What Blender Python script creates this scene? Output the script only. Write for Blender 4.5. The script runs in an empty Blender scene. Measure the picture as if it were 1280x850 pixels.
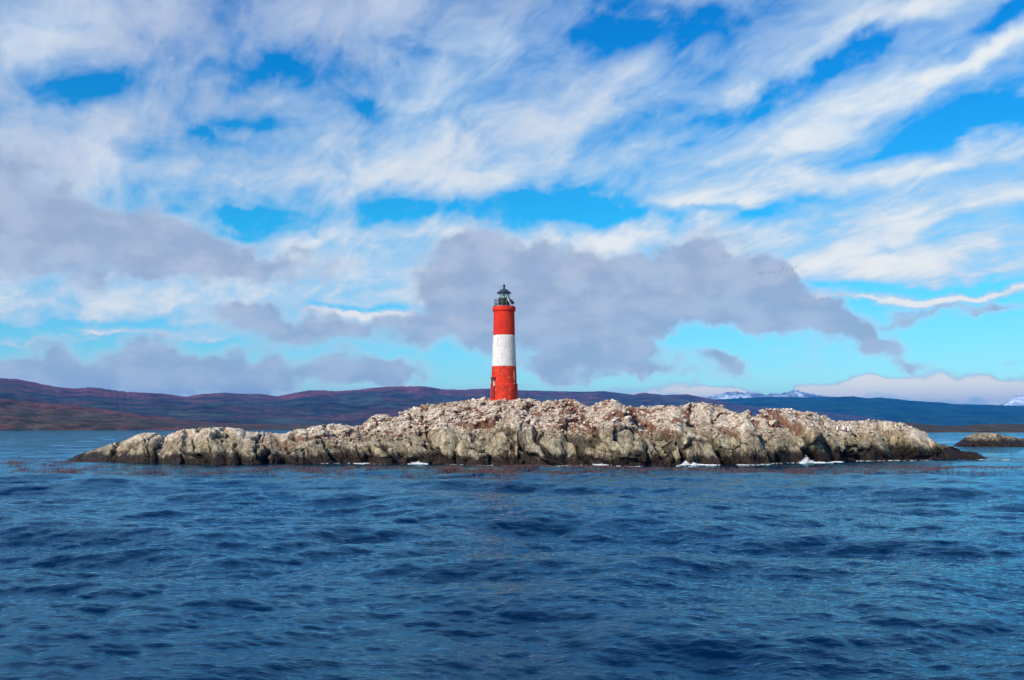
import bpy, bmesh, math, random
import numpy as np
from math import radians, pi, sin, cos, tan, atan, atan2, asin, sqrt
from mathutils import Vector, Matrix

random.seed(7)
scene = bpy.context.scene
COL = scene.collection

# ------------------------------------------------------------------ camera
H = 3.0                                    # eye height above the water (boat deck)
F = 1280 * 35.0 / 36.0                     # focal length in photo pixels
TH = atan(110.0 / F)                       # slight upward pitch: horizon below the middle
cam_data = bpy.data.cameras.new("camera")
cam_data.lens = 35.0
cam_data.sensor_width = 36.0
cam_data.clip_start = 0.1
cam_data.clip_end = 120000.0
cam = bpy.data.objects.new("camera", cam_data)
COL.objects.link(cam)
cam.location = (0, 0, H)
cam.rotation_euler = (radians(90) + TH, 0, 0)
scene.camera = cam

def pdir(px, py):
    """photo pixel -> (X/Y, Z/Y) of its line of sight"""
    a = (px - 640.0) / F
    v = (425.0 - py) / F
    yy = cos(TH) - v * sin(TH)
    return a / yy, (sin(TH) + v * cos(TH)) / yy

# ------------------------------------------------------------------ render
scene.view_settings.view_transform = 'Standard'
scene.view_settings.look = 'None'
scene.view_settings.gamma = 1.0
scene.view_settings.exposure = 0.2
scene.cycles.max_bounces = 6
scene.cycles.diffuse_bounces = 2
scene.cycles.glossy_bounces = 3
scene.cycles.transmission_bounces = 6
scene.cycles.transparent_max_bounces = 8
scene.cycles.volume_bounces = 0
scene.cycles.use_denoising = True
scene.cycles.use_adaptive_sampling = True
scene.cycles.adaptive_threshold = 0.018
scene.cycles.adaptive_min_samples = 8
scene.cycles.caustics_reflective = False
scene.cycles.caustics_refractive = False

# ------------------------------------------------------------------ sun
SUN_AZ = radians(-138)                     # compass-style angle from +Y towards +X: behind the camera, to the left
SUN_EL = radians(34)
sd = Vector((sin(SUN_AZ) * cos(SUN_EL), cos(SUN_AZ) * cos(SUN_EL), sin(SUN_EL)))
sun_data = bpy.data.lights.new("sun", 'SUN')
sun_data.energy = 5.0
sun_data.angle = radians(0.5)
sun_data.color = (1.0, 0.91, 0.79)
sun = bpy.data.objects.new("sun", sun_data)
sun.rotation_euler = sd.to_track_quat('Z', 'Y').to_euler()
COL.objects.link(sun)

# ------------------------------------------------------------------ node helper
class NG:
    dim = '3D'
    def __init__(self, tree):
        self.t = tree; self.n = tree.nodes; self.l = tree.links
        self.n.clear()
    def node(self, typ, **kw):
        nd = self.n.new(typ)
        for k, v in kw.items(): setattr(nd, k, v)
        return nd
    def put(self, sock, val):
        if isinstance(val, bpy.types.NodeSocket): self.l.new(val, sock)
        elif val is not None: sock.default_value = val
    def math(self, op, a, b=None, c=None, clamp=False):
        nd = self.node('ShaderNodeMath', operation=op, use_clamp=clamp)
        self.put(nd.inputs[0], a)
        if b is not None: self.put(nd.inputs[1], b)
        if c is not None: self.put(nd.inputs[2], c)
        return nd.outputs[0]
    def vmath(self, op, a, b=None, scale=None):
        nd = self.node('ShaderNodeVectorMath', operation=op)
        self.put(nd.inputs[0], a)
        if b is not None: self.put(nd.inputs[1], b)
        if scale is not None: self.put(nd.inputs[3], scale)
        return nd.outputs['Value'] if op in ('DOT_PRODUCT', 'LENGTH') else nd.outputs[0]
    def comb(self, x, y, z):
        nd = self.node('ShaderNodeCombineXYZ')
        for s, v in zip(nd.inputs, (x, y, z)): self.put(s, v)
        return nd.outputs[0]
    def sep(self, v):
        nd = self.node('ShaderNodeSeparateXYZ'); self.put(nd.inputs[0], v)
        return nd.outputs
    def noise(self, vec, scale, detail=4, rough=0.5, dist=0.0, lac=2.0, color=False):
        nd = self.node('ShaderNodeTexNoise', noise_dimensions=self.dim); self.put(nd.inputs['Vector'], vec)
        self.put(nd.inputs['Scale'], scale); self.put(nd.inputs['Detail'], detail)
        self.put(nd.inputs['Roughness'], rough); self.put(nd.inputs['Distortion'], dist)
        self.put(nd.inputs['Lacunarity'], lac)
        return nd.outputs['Color' if color else 'Fac']
    def mapr(self, v, a, b, c=0.0, d=1.0, smooth=True):
        nd = self.node('ShaderNodeMapRange')
        nd.interpolation_type = 'SMOOTHSTEP' if smooth else 'LINEAR'
        nd.clamp = True
        for i, x in zip(range(5), (v, a, b, c, d)): self.put(nd.inputs[i], x)
        return nd.outputs[0]
    def mapping(self, vec, loc=(0, 0, 0), rot=(0, 0, 0), scale=(1, 1, 1), typ='POINT'):
        nd = self.node('ShaderNodeMapping', vector_type=typ)
        self.put(nd.inputs[0], vec); self.put(nd.inputs[1], loc); self.put(nd.inputs[2], rot); self.put(nd.inputs[3], scale)
        return nd.outputs[0]
    def mix(self, f, a, b, mode='MIX'):
        nd = self.node('ShaderNodeMix', data_type='RGBA', blend_type=mode)
        self.put(nd.inputs[0], f)
        for s, v in ((nd.inputs[6], a), (nd.inputs[7], b)):
            if isinstance(v, tuple) and len(v) == 3: v = v + (1.0,)
            self.put(s, v)
        return nd.outputs[2]
    def ramp(self, f, stops, interp='LINEAR'):
        nd = self.node('ShaderNodeValToRGB'); cr = nd.color_ramp; cr.interpolation = interp
        while len(cr.elements) < len(stops): cr.elements.new(0.5)
        for e, (p, c) in zip(cr.elements, stops):
            e.position = p; e.color = tuple(c) + (1.0,)
        self.put(nd.inputs[0], f)
        return nd.outputs[0]

def lin(r, g, b):
    f = lambda c: (c / 255) / 12.92 if c / 255 <= 0.04045 else ((c / 255 + 0.055) / 1.055) ** 2.4
    return (f(r), f(g), f(b))

# ------------------------------------------------------------------ sky
def build_world():
    w = bpy.data.worlds.new("World"); scene.world = w; w.use_nodes = True
    w.cycles.sampling_method = 'MANUAL'; w.cycles.sample_map_resolution = 512
    g = NG(w.node_tree); g.dim = '2D'
    out = g.node('ShaderNodeOutputWorld'); bg = g.node('ShaderNodeBackground')
    g.l.new(bg.outputs[0], out.inputs[0])
    K = 0.115                                   # scale of the cloud colours below
    bg.inputs[1].default_value = 0.1
    sky = g.node('ShaderNodeTexSky', sky_type='NISHITA')
    sky.sun_disc = False; sky.sun_elevation = SUN_EL; sky.sun_rotation = SUN_AZ
    sky.air_density = 1.0; sky.dust_density = 0.3; sky.ozone_density = 2.0; sky.altitude = 0
    geo = g.node('ShaderNodeTexCoord')
    d = g.vmath('NORMALIZE', geo.outputs['Generated'])
    x, y, z = g.sep(d)
    az = g.math('ARCTAN2', x, y)
    el = g.math('ARCSINE', z)
    A0 = g.comb(az, el, 1.0)
    # clear sky: the physical sky, its blue kept deep as in the photograph
    tint = g.ramp(g.mapr(el, radians(-2), radians(28), smooth=False),
                  [(0.0, (0.58, 0.70, 1.0)), (0.16, (0.40, 0.80, 1.08)), (0.42, (0.09, 0.80, 1.10)), (0.75, (0.02, 0.62, 1.12)), (1.0, (0.015, 0.50, 1.05))])
    clear = g.mix(1.0, sky.outputs[0], tint, 'MULTIPLY')
    nb = g.node('ShaderNodeBrightContrast')
    clear = g.mix(1.0, clear, (1.25, 1.25, 1.25), 'MULTIPLY')
    g.n.remove(nb)
    # warp of the direction space, so that nothing has a geometric edge
    wn = g.noise(A0, 9.0, 4, 0.5, color=True)
    wn = g.vmath('SUBTRACT', wn, (0.5, 0.5, 0.5))
    wn2 = g.vmath('SUBTRACT', g.noise(A0, 16.0, 5, 0.58, color=True), (0.5, 0.5, 0.5))
    A = g.vmath('ADD', A0, g.vmath('ADD', g.vmath('MULTIPLY', wn, (0.10, 0.042, 0.0)), g.vmath('MULTIPLY', wn2, (0.055, 0.028, 0.0))))
    AG = g.vmath('ADD', A0, g.vmath('MULTIPLY', wn2, (0.075, 0.055, 0.0)))
    # plane of the high cloud deck: gives the streaks their perspective
    den = g.math('ADD', g.math('MAXIMUM', z, 0.0), 0.24)
    P = g.comb(g.math('DIVIDE', x, den), g.math('DIVIDE', y, den), 0.0)
    PW = g.vmath('ADD', P, g.vmath('MULTIPLY', wn, (0.10, 0.10, 0.0)))
    PR = g.mapping(PW, rot=(0, 0, radians(-120)))      # x now runs along the cloud bands
    streak = g.noise(g.mapping(PR, scale=(0.7, 2.6, 1.0), loc=(3.1, 0.4, 0)), 1.5, 6, 0.60)
    puffs = g.noise(g.mapping(PR, scale=(2.2, 3.2, 1.0), loc=(0.4, 7.3, 0)), 2.2, 7, 0.57, 0.3)
    fine = g.noise(g.mapping(PR, scale=(6.0, 15.0, 1.0), rot=(0, 0, radians(14))), 2.0, 4, 0.6)

    def blobs(vec, lst, after=None):
        """sum of soft elliptical patches of sky; vec = (azimuth, elevation, 1). Each patch adds a negligible
        part of the running sum to its input, which makes Cycles evaluate them one after the other"""
        acc = after
        for k, (px, py, rx, ry, ang, amp) in enumerate(lst):
            X, Z = pdir(px, py)
            ca, ce = atan(X), atan(Z * cos(atan(X)))
            c_, s_ = cos(radians(ang)), sin(radians(ang)); rx, ry = rx / F, ry / F
            if k % 4 == 0 and acc is not None:
                nd = g.node('ShaderNodeVectorMath', operation='MULTIPLY_ADD')
                g.put(nd.inputs[0], acc); nd.inputs[1].default_value = (1e-7,) * 3; g.put(nd.inputs[2], vec); v2 = nd.outputs[0]
            elif k == 0: v2 = vec
            if abs(ang) < 3.5:
                nd = g.node('ShaderNodeVectorMath', operation='MULTIPLY_ADD')
                g.put(nd.inputs[0], v2); nd.inputs[1].default_value = (1 / rx, 1 / ry, 0.0); nd.inputs[2].default_value = (-ca / rx, -ce / ry, 0.0)
                r = g.vmath('DOT_PRODUCT', nd.outputs[0], nd.outputs[0])
            else:
                p = g.vmath('DOT_PRODUCT', v2, (c_ / rx, s_ / rx, -(c_ * ca + s_ * ce) / rx))
                q = g.vmath('DOT_PRODUCT', v2, (-s_ / ry, c_ / ry, -(-s_ * ca + c_ * ce) / ry))
                r = g.math('MULTIPLY_ADD', q, q, g.math('MULTIPLY', p, p))
            e = g.math('POWER', 0.3679, r)
            acc = g.math('MULTIPLY', e, amp) if k == 0 else g.math('MULTIPLY_ADD', e, amp, acc)
        return acc
    # (px, py, rx, ry, tilt, amount): where clear blue opens (negative) or cloud thickens (positive)
    white = [
        (105, 105, 62, 24, 5, -1.05), (335, 95, 52, 26, 0, -1.0), (400, 85, 36, 32, 0, -1.0), (432, 140, 34, 9, 0, -0.7),
        (180, 55, 40, 14, 10, -0.5),
        (320, 157, 34, 11, 0, -0.8), (258, 173, 20, 10, 0, -0.8), (188, 265, 24, 13, 0, -0.8), (310, 264, 80, 15, -9, -1.2),
        (500, 258, 100, 16, 3, -1.25), (680, 253, 120, 17, 2, -1.25), (790, 262, 70, 10, 0, -0.9), (850, 28, 60, 26, 8, -1.0), (745, 52, 60, 24, 0, -1.0),
        (500, 45, 40, 20, 0, -0.35), (900, 258, 110, 7, 0, -0.7),
        (1060, 78, 130, 16, 22, -1.3), (1250, 22, 70, 15, 18, -1.1), (875, 155, 34, 11, 0, -0.8), (1225, 150, 80, 18, 8, -1.2), (1120, 140, 50, 10, 12, -0.5),
        (1150, 356, 170, 7, 3, -1.2), (60, 409, 150, 5, 4, -1.2), (450, 391, 100, 4, 4, -1.0), (220, 424, 110, 7, 0, -1.0), (300, 290, 120, 6, -2, -0.5),
        (60, 440, 130, 14, 0, -1.4), (470, 445, 230, 24, 0, -1.5), (640, 460, 200, 22, 0, -1.3), (850, 450, 240, 30, 0, -1.7), (1130, 430, 240, 38, 0, -1.8),
        (1180, 395, 110, 12, 5, -1.4), (940, 400, 90, 20, 0, -0.9), (760, 478, 90, 10, 0, -0.8), (1000, 474, 120, 7, 0, -0.6),
        (250, 130, 90, 60, 10, 0.15), (200, 200, 60, 50, 40, 0.30), (560, 110, 110, 40, 20, 0.35), (80, 230, 90, 80, 0, 0.5), (90, 30, 150, 45, 0, 0.35),
        (240, 30, 160, 40, 0, 0.25), (930, 130, 150, 20, 22, 0.5), (1120, 25, 120, 16, 16, 0.5), (1150, 115, 120, 15, 18, 0.75), (1240, 75, 60, 14, 20, 0.7), (1200, 195, 120, 13, 5, 0.5),
        (200, 365, 220, 30, 0, 0.7), (460, 340, 120, 24, 0, 0.7), (800, 295, 260, 14, 2, 0.9), (1130, 320, 150, 22, 6, 0.8), (1180, 368, 120, 5, 4, 2.4),
        (470, 399, 80, 5, 0, 1.6), (60, 422, 80, 3, 2, 1.0), (190, 417, 80, 3, 2, 0.9), (1000, 225, 220, 18, 6, 0.6), (700, 210, 200, 26, 0, 0.35), (460, 205, 160, 22, 12, 0.4),
        (1150, 486, 150, 13, 0, 3.0), (900, 489, 110, 9, 0, 2.2), (1270, 470, 90, 8, 0, 1.3), (1010, 480, 90, 6, 0, 0.8), (600, 484, 90, 5, 0, 0.7)]
    W = g.math('ADD', blobs(A, white), 0.12)
    W = g.math('MULTIPLY_ADD', g.math('SUBTRACT', streak, 0.5), 2.6, W)
    W = g.math('MULTIPLY_ADD', g.math('SUBTRACT', puffs, 0.5), 2.4, W)
    W = g.math('MULTIPLY_ADD', g.math('SUBTRACT', fine, 0.5), 0.6, W)
    # the cloud deck thins out towards the zenith
    W = g.math('SUBTRACT', W, g.mapr(el, radians(24), radians(40), 0.0, 1.15))
    wcov = g.mapr(W, -0.70, 1.0)
    wcov = g.math('POWER', wcov, 0.72)
    # brightness: cream-white where thick, blue-grey where thin or heavy
    thick = g.mapr(W, 0.1, 1.5)
    tone = g.noise(g.mapping(PR, scale=(1.4, 2.8, 1.0)), 1.3, 5, 0.55)
    grey_up = g.mapr(g.math('ADD', el, g.math('MULTIPLY', az, -0.32)), radians(9), radians(29))
    wc = g.mix(thick, tuple(c / K for c in lin(184, 213, 241)), tuple(c / K for c in lin(240, 243, 246)))
    wc = g.mix(g.math('MULTIPLY', grey_up, g.mapr(tone, 0.3, 0.62, 0.35, 1.0)), wc, tuple(c / K for c in lin(178, 192, 220)))
    col = g.mix(wcov, clear, wc)
    # low grey clouds
    grey = [
        (600, 330, 80, 38, 0, 1.3), (680, 345, 90, 42, -10, 1.3), (700, 400, 100, 55, 0, 1.5), (800, 385, 120, 52, 0, 1.5), (880, 345, 75, 42, 0, 1.3), (960, 378, 70, 32, -15, 1.4),
        (760, 440, 75, 26, 0, 1.2), (690, 455, 50, 14, 0, 0.9), (1030, 405, 45, 20, -20, 1.2), (1095, 422, 34, 15, -10, 1.2), (1140, 452, 42, 11, -15, 0.9), (906, 453, 26, 15, -25, 1.15),
        (800, 472, 50, 6, 0, 0.9), (560, 370, 55, 38, 0, 0.9), (1240, 383, 60, 11, 6, 1.0), (1150, 390, 50, 7, 8, 0.6), (985, 342, 40, 14, -20, 0.8),
        (40, 270, 110, 50, 0, 1.0), (150, 300, 130, 34, -8, 1.2), (270, 325, 90, 26, -8, 1.1), (390, 330, 80, 20, 0, 0.6), (10, 190, 50, 90, 0, 0.55), (60, 335, 80, 20, 0, 0.6),
        (300, 400, 60, 16, -10, 1.1), (400, 412, 80, 20, 0, 1.1), (500, 400, 60, 16, 0, 0.8), (520, 430, 50, 14, 0, 0.6), (590, 412, 60, 20, 0, 0.8),
        (190, 438, 34, 20, 0, 1.2), (100, 462, 100, 22, 0, 1.3), (20, 462, 60, 14, 0, 1.1), (250, 468, 70, 22, 0, 1.4), (350, 462, 55, 24, 0, 1.3), (440, 462, 40, 18, 0, 1.2), (505, 470, 45, 12, 0, 1.1),
        (150, 480, 150, 9, 0, 0.8), (1010, 462, 26, 7, 0, 0.4), (780, 400, 90, 30, 0, -0.2), (860, 428, 40, 14, 0, -0.7), (925, 425, 40, 16, 0, -0.7)]
    bn = g.noise(g.mapping(A0, scale=(1.0, 1.7, 1.0)), 13.0, 6, 0.64)
    G = blobs(AG, grey, after=wcov)
    # beyond the frame a similar loose scatter of low cloud
    outm = g.mapr(g.math('ABSOLUTE', az), radians(29), radians(40))
    outn = g.mapr(g.noise(g.mapping(A0, scale=(1.0, 2.2, 1.0)), 4.0, 5, 0.55), 0.48, 0.66)
    lowm = g.mapr(el, radians(24), radians(10))
    G = g.math('ADD', G, g.math('MULTIPLY', g.math('MULTIPLY', outm, outn), lowm))
    G = g.math('MULTIPLY_ADD', g.math('SUBTRACT', bn, 0.5), 1.6, G)
    gcov = g.math('MULTIPLY', g.mapr(G, 0.10, 1.15), 0.92)
    gt = g.mapr(g.noise(g.mapping(A0, scale=(1.0, 1.8, 1.0), loc=(3, 1, 0)), 20.0, 5, 0.55), 0.35, 0.65)
    gc = g.mix(gt, tuple(c / K for c in lin(157, 173, 202)), tuple(c / K for c in lin(178, 191, 216)))
    gc = g.mix(g.mapr(G, 1.05, 0.35), gc, tuple(c / K for c in lin(206, 218, 236)))
    col = g.mix(gcov, col, gc)
    # the air in front (haze box) takes warm light away near the horizon: the sky behind is that much brighter there
    tau = g.math('MINIMUM', g.math('DIVIDE', 0.025, g.math('MAXIMUM', g.math('SINE', el), 0.02)), 0.60)
    comp = g.comb(g.math('POWER', 2.718, g.math('MULTIPLY', tau, 0.88)), g.math('POWER', 2.718, g.math('MULTIPLY', tau, 0.70)), g.math('POWER', 2.718, g.math('MULTIPLY', tau, 0.10)))
    col = g.mix(1.0, col, comp, 'MULTIPLY')
    # below the horizon line (seen only in reflections): same horizon air
    g.l.new(col, bg.inputs[0])
build_world()

# ------------------------------------------------------------------ numpy noise
def _hash(ix, iy, iz, seed):
    h = (ix.astype(np.int64) * 73856093) ^ (iy.astype(np.int64) * 19349663) ^ (iz.astype(np.int64) * 83492791) ^ (seed * 2654435761)
    h = (h ^ (h >> 13)) * 1274126177
    h &= 0xFFFFFFFF
    h = (h ^ (h >> 16)) * 668265263
    h &= 0xFFFFFFFF
    return h ^ (h >> 15)
def _r(h, k):
    return (((h * (2 * k + 1) * 40503) >> 8) & 0xFFFF).astype(np.float32) / 65535.0
def vnoise(x, y, z, seed=0):
    ix, iy, iz = np.floor(x), np.floor(y), np.floor(z)
    fx, fy, fz = x - ix, y - iy, z - iz
    ux, uy, uz = [f * f * f * (f * (f * 6 - 15) + 10) for f in (fx, fy, fz)]
    r = 0
    for a in (0, 1):
        for b in (0, 1):
            for c in (0, 1):
                h = _hash(ix + a, iy + b, iz + c, seed)
                gx, gy, gz = _r(h, 1) * 2 - 1, _r(h, 2) * 2 - 1, _r(h, 3) * 2 - 1
                v = gx * (fx - a) + gy * (fy - b) + gz * (fz - c)
                r = r + v * (ux if a else 1 - ux) * (uy if b else 1 - uy) * (uz if c else 1 - uz)
    return r * 1.3
def fbm(x, y, z, oct=4, seed=0, gain=0.5, ridged=False):
    s = 0; a = 1.0; n = 0
    for o in range(oct):
        v = vnoise(x, y, z, seed + o)
        if ridged: v = 0.5 - np.abs(v) * 1.6
        s = s + v * a; n += a
        x, y, z = x * 2.03 + 5.1, y * 2.03 + 1.7, z * 2.03 + 9.2
        a *= gain
    return s / n
def worley(x, y, z, seed=0):
    """F1, F2, plane-facet value (a random tilt per cell) and cell random"""
    ix, iy, iz = np.floor(x), np.floor(y), np.floor(z)
    f1 = np.full(x.shape, 9.0, np.float32); f2 = f1.copy(); fac = np.zeros_like(f1); rnd = np.zeros_like(f1)
    for a in (-1, 0, 1):
        for b in (-1, 0, 1):
            for c in (-1, 0, 1):
                h = _hash(ix + a, iy + b, iz + c, seed)
                dx = ix + a + _r(h, 1) - x; dy = iy + b + _r(h, 2) - y; dz = iz + c + _r(h, 3) - z
                d = np.sqrt(dx * dx + dy * dy + dz * dz).astype(np.float32)
                near = d < f1
                f2 = np.where(near, f1, np.minimum(f2, d))
                f1 = np.where(near, d, f1)
                t = dx * (_r(h, 4) - .5) + dy * (_r(h, 5) - .5) + dz * (_r(h, 6) - .5)
                fac = np.where(near, t, fac); rnd = np.where(near, _r(h, 7), rnd)
    return f1, f2, fac, rnd
def sstep(x, a, b):
    t = np.clip((x - a) / (b - a), 0, 1)
    return t * t * (3 - 2 * t)
def smooth1(a, n):
    k = np.hanning(n + 2)[1:-1]; k /= k.sum()
    return np.convolve(np.pad(a, n, mode='edge'), k, 'same')[n:-n]

# ------------------------------------------------------------------ object helpers
def finish(name, me, mat=None, parent=None, label=None, cat=None, group=None, kind=None, smooth=True):
    o = bpy.data.objects.new(name, me); COL.objects.link(o)
    if mat is not None and not me.materials: me.materials.append(mat)
    if smooth and len(me.polygons): me.polygons.foreach_set('use_smooth', [True] * len(me.polygons))
    if parent is not None: o.parent = parent
    props(o, label, cat, group, kind)
    return o
def props(o, label=None, cat=None, group=None, kind=None):
    for k, v in (('label', label), ('category', cat), ('group', group), ('kind', kind)):
        if v is not None: o[k] = v
def grid_mesh(name, X, Y, Z, closed=False):
    nu, nv = X.shape
    me = bpy.data.meshes.new(name)
    co = np.stack([X, Y, Z], -1).reshape(-1, 3).astype(np.float32)
    me.vertices.add(len(co)); me.vertices.foreach_set('co', co.ravel())
    i = np.arange(nu - 1)[:, None] * nv + np.arange(nv - 1)[None, :]
    q = np.stack([i, i + nv, i + nv + 1, i + 1], -1).reshape(-1, 4).astype(np.int32)
    me.loops.add(q.size); me.loops.foreach_set('vertex_index', q.ravel())
    me.polygons.add(len(q)); me.polygons.foreach_set('loop_start', np.arange(len(q), dtype=np.int32) * 4)
    me.polygons.foreach_set('loop_total', np.full(len(q), 4, np.int32))
    me.update(calc_edges=True); me.validate()
    return me
def fattr(me, name, arr):
    a = me.attributes.new(name, 'FLOAT', 'POINT'); a.data.foreach_set('value', arr.ravel().astype(np.float32))
def raw_mesh(name, verts, faces):
    me = bpy.data.meshes.new(name); me.from_pydata(verts, [], faces); me.update(); return me
def bm_mesh(name, bm):
    me = bpy.data.meshes.new(name); bm.normal_update(); bm.to_mesh(me); bm.free(); return me

def pbsdf(name):
    m = bpy.data.materials.new(name); m.use_nodes = True
    g = NG(m.node_tree)
    out = g.node('ShaderNodeOutputMaterial'); b = g.node('ShaderNodeBsdfPrincipled')
    g.l.new(b.outputs[0], out.inputs[0])
    return m, g, b, out
def simple(name, col, rough=0.5, metal=0.0, bump=0.0, bscale=8.0, var=0.15):
    m, g, b, out = pbsdf(name)
    tc = g.node('ShaderNodeTexCoord').outputs['Object']
    n = g.noise(tc, bscale, 5, 0.6)
    c = g.mix(g.mapr(n, 0.35, 0.65), tuple(x * (1 - var) for x in col), tuple(min(1, x * (1 + var)) for x in col))
    g.put(b.inputs['Base Color'], c); b.inputs['Roughness'].default_value = rough; b.inputs['Metallic'].default_value = metal
    if bump:
        bp = g.node('ShaderNodeBump'); bp.inputs['Distance'].default_value = bump; g.put(bp.inputs['Height'], n)
        g.l.new(bp.outputs[0], b.inputs['Normal'])
    return m

# ------------------------------------------------------------------ water
def ocean_tile(N, L, wdir, lam_lo, lam_hi, rms, seed, spread=2.0, slope=-3.6):
    rng = np.random.RandomState(seed)
    k = np.fft.fftfreq(N, d=L / N) * 2 * pi
    KX, KY = np.meshgrid(k, k, indexing='ij'); K = np.sqrt(KX ** 2 + KY ** 2); K[0, 0] = 1
    lam = 2 * pi / K
    band = 1 / (1 + (lam / lam_hi) ** 8) / (1 + (lam_lo / lam) ** 8)
    cosd = (KX * cos(wdir) + KY * sin(wdir)) / K
    amp = K ** (slope / 2) * np.sqrt(band) * np.abs(cosd) ** spread * (1 - 0.6 * (cosd < 0)) + 0
    iso = K ** (slope / 2) * np.sqrt(band) * 0.22
    amp = amp + iso; amp[0, 0] = 0
    h = amp * (rng.randn(N, N) + 1j * rng.randn(N, N))
    hh = np.fft.ifft2(h)
    dx = np.fft.ifft2(1j * KX / K * h).real; dy = np.fft.ifft2(1j * KY / K * h).real
    hr = hh.real; s = rms / hr.std()
    return (hr * s).astype(np.float32), (dx * s).astype(np.float32), (dy * s).astype(np.float32), L
def samp(tile, X, Y, rot):
    L = tile[3]; N = tile[0].shape[0]
    c, s = cos(rot), sin(rot)
    u = ((X * c + Y * s) / L * N) % N; v = ((-X * s + Y * c) / L * N) % N
    i = np.floor(u).astype(int); j = np.floor(v).astype(int); fu = (u - i).astype(np.float32); fv = (v - j).astype(np.float32)
    i %= N; j %= N; i1 = (i + 1) % N; j1 = (j + 1) % N
    r = []
    for T in tile[:3]:
        r.append(T[i, j] * (1 - fu) * (1 - fv) + T[i1, j] * fu * (1 - fv) + T[i, j1] * (1 - fu) * fv + T[i1, j1] * fu * fv)
    return r[0], r[1] * c - r[2] * s, r[1] * s + r[2] * c
TA = ocean_tile(512, 97.0, radians(-104), 2.8, 30.0, 0.175, 3, 4.5)
TB = ocean_tile(512, 31.0, radians(-80), 0.8, 5.0, 0.032, 5, 1.6, -3.2)
TC = ocean_tile(512, 9.7, radians(-100), 0.16, 1.2, 0.0102, 9, 1.2, -3.2)
def wave(X, Y):
    dist = np.sqrt(X * X + Y * Y)
    calm = 1 - 0.68 * sstep(Y, 55, 82)             # the lee water and kelp damp the chop by the island
    fa = (1 - 0.5 * sstep(dist, 300, 900)) * calm; fb = (1 - sstep(dist, 120, 330)) * calm; fc = (1 - sstep(dist, 35, 80)) * calm
    ha, ax, ay = samp(TA, X, Y, 0.0)
    hb, bx, by = samp(TB, X, Y, 0.5)
    hc, cx, cy = samp(TC, X, Y, -0.3)
    Z = ha * fa + hb * fb + hc * fc
    return X - (ax * fa + bx * fb + cx * fc) * 0.9, Y - (ay * fa + by * fb + cy * fc) * 0.9, Z
def build_water():
    ys = [-400, -200, -100, -50, -25, -12, -5, 0, 3, 5, 6.5, 7.5]
    y = 8.0
    while y < 70: ys.append(y); y *= 1.0038
    while y < 130: ys.append(y); y *= 1.006
    while y < 1500: ys.append(y); y *= 1.02
    while y < 60000: ys.append(y); y *= 1.12
    ys = np.array(ys, np.float32)
    s = np.linspace(-1, 1, 1050, dtype=np.float32)
    wid = np.maximum(ys * 0.60 + 2.5, 0) + np.where(ys < 3, 400, 0) + np.where(ys > 140, (ys - 140) * 0.5, 0)
    Y = ys[None, :] + 0 * s[:, None]; X = s[:, None] * wid[None, :]
    Xw, Yw, Z = wave(X, Y)
    near = (ys < 7)[None, :]
    Z = np.where(near, 0, Z); Xw = np.where(near, X, Xw); Yw = np.where(near, Y, Yw)
    Z = Z * (1 - sstep(Y, 900, 1500))
    me = grid_mesh("water", Xw, Yw, Z)
    m, g, b, out = pbsdf("sea_water")
    pos = g.node('ShaderNodeNewGeometry').outputs['Position']
    P2 = g.mapping(pos, rot=(0, 0, radians(12)), scale=(0.55, 1.0, 1.0))
    n1 = g.noise(P2, 5.0, 6, 0.62, 0.2)
    n2 = g.noise(P2, 0.9, 5, 0.6, 0.2)
    patch = g.mapr(g.noise(g.mapping(pos, scale=(0.35, 1.0, 1.0)), 0.035, 4, 0.55), 0.35, 0.65)
    b1 = g.node('ShaderNodeBump'); b1.inputs['Distance'].default_value = 0.042; g.put(b1.inputs['Height'], n1)
    g.put(b1.inputs['Strength'], g.mapr(patch, 0, 1, 0.55, 1.0, smooth=False))
    b2 = g.node('ShaderNodeBump'); b2.inputs['Distance'].default_value = 0.06; g.put(b2.inputs['Height'], n2)
    b2.inputs['Strength'].default_value = 0.9
    g.l.new(b2.outputs[0], b1.inputs['Normal'])
    # clear cold water: dark blue body, sky mirrored at the surface
    g.n.remove(b)
    body = g.node('ShaderNodeBsdfDiffuse'); body.inputs['Color'].default_value = (0.0002, 0.010, 0.036, 1)
    mir = g.node('ShaderNodeBsdfGlossy'); mir.inputs['Color'].default_value = (0.44, 0.82, 1.0, 1); mir.inputs['Roughness'].default_value = 0.04
    fr = g.node('ShaderNodeFresnel'); fr.inputs['IOR'].default_value = 1.333
    mx = g.node('ShaderNodeMixShader')
    for sh in (fr, mir, body): g.l.new(b1.outputs[0], sh.inputs['Normal'])
    g.l.new(fr.outputs[0], mx.inputs[0]); g.l.new(body.outputs[0], mx.inputs[1]); g.l.new(mir.outputs[0], mx.inputs[2]); g.l.new(mx.outputs[0], out.inputs[0])
    finish("water", me, m, kind='structure', label='choppy deep blue sea water around the rock island')
build_water()

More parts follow.
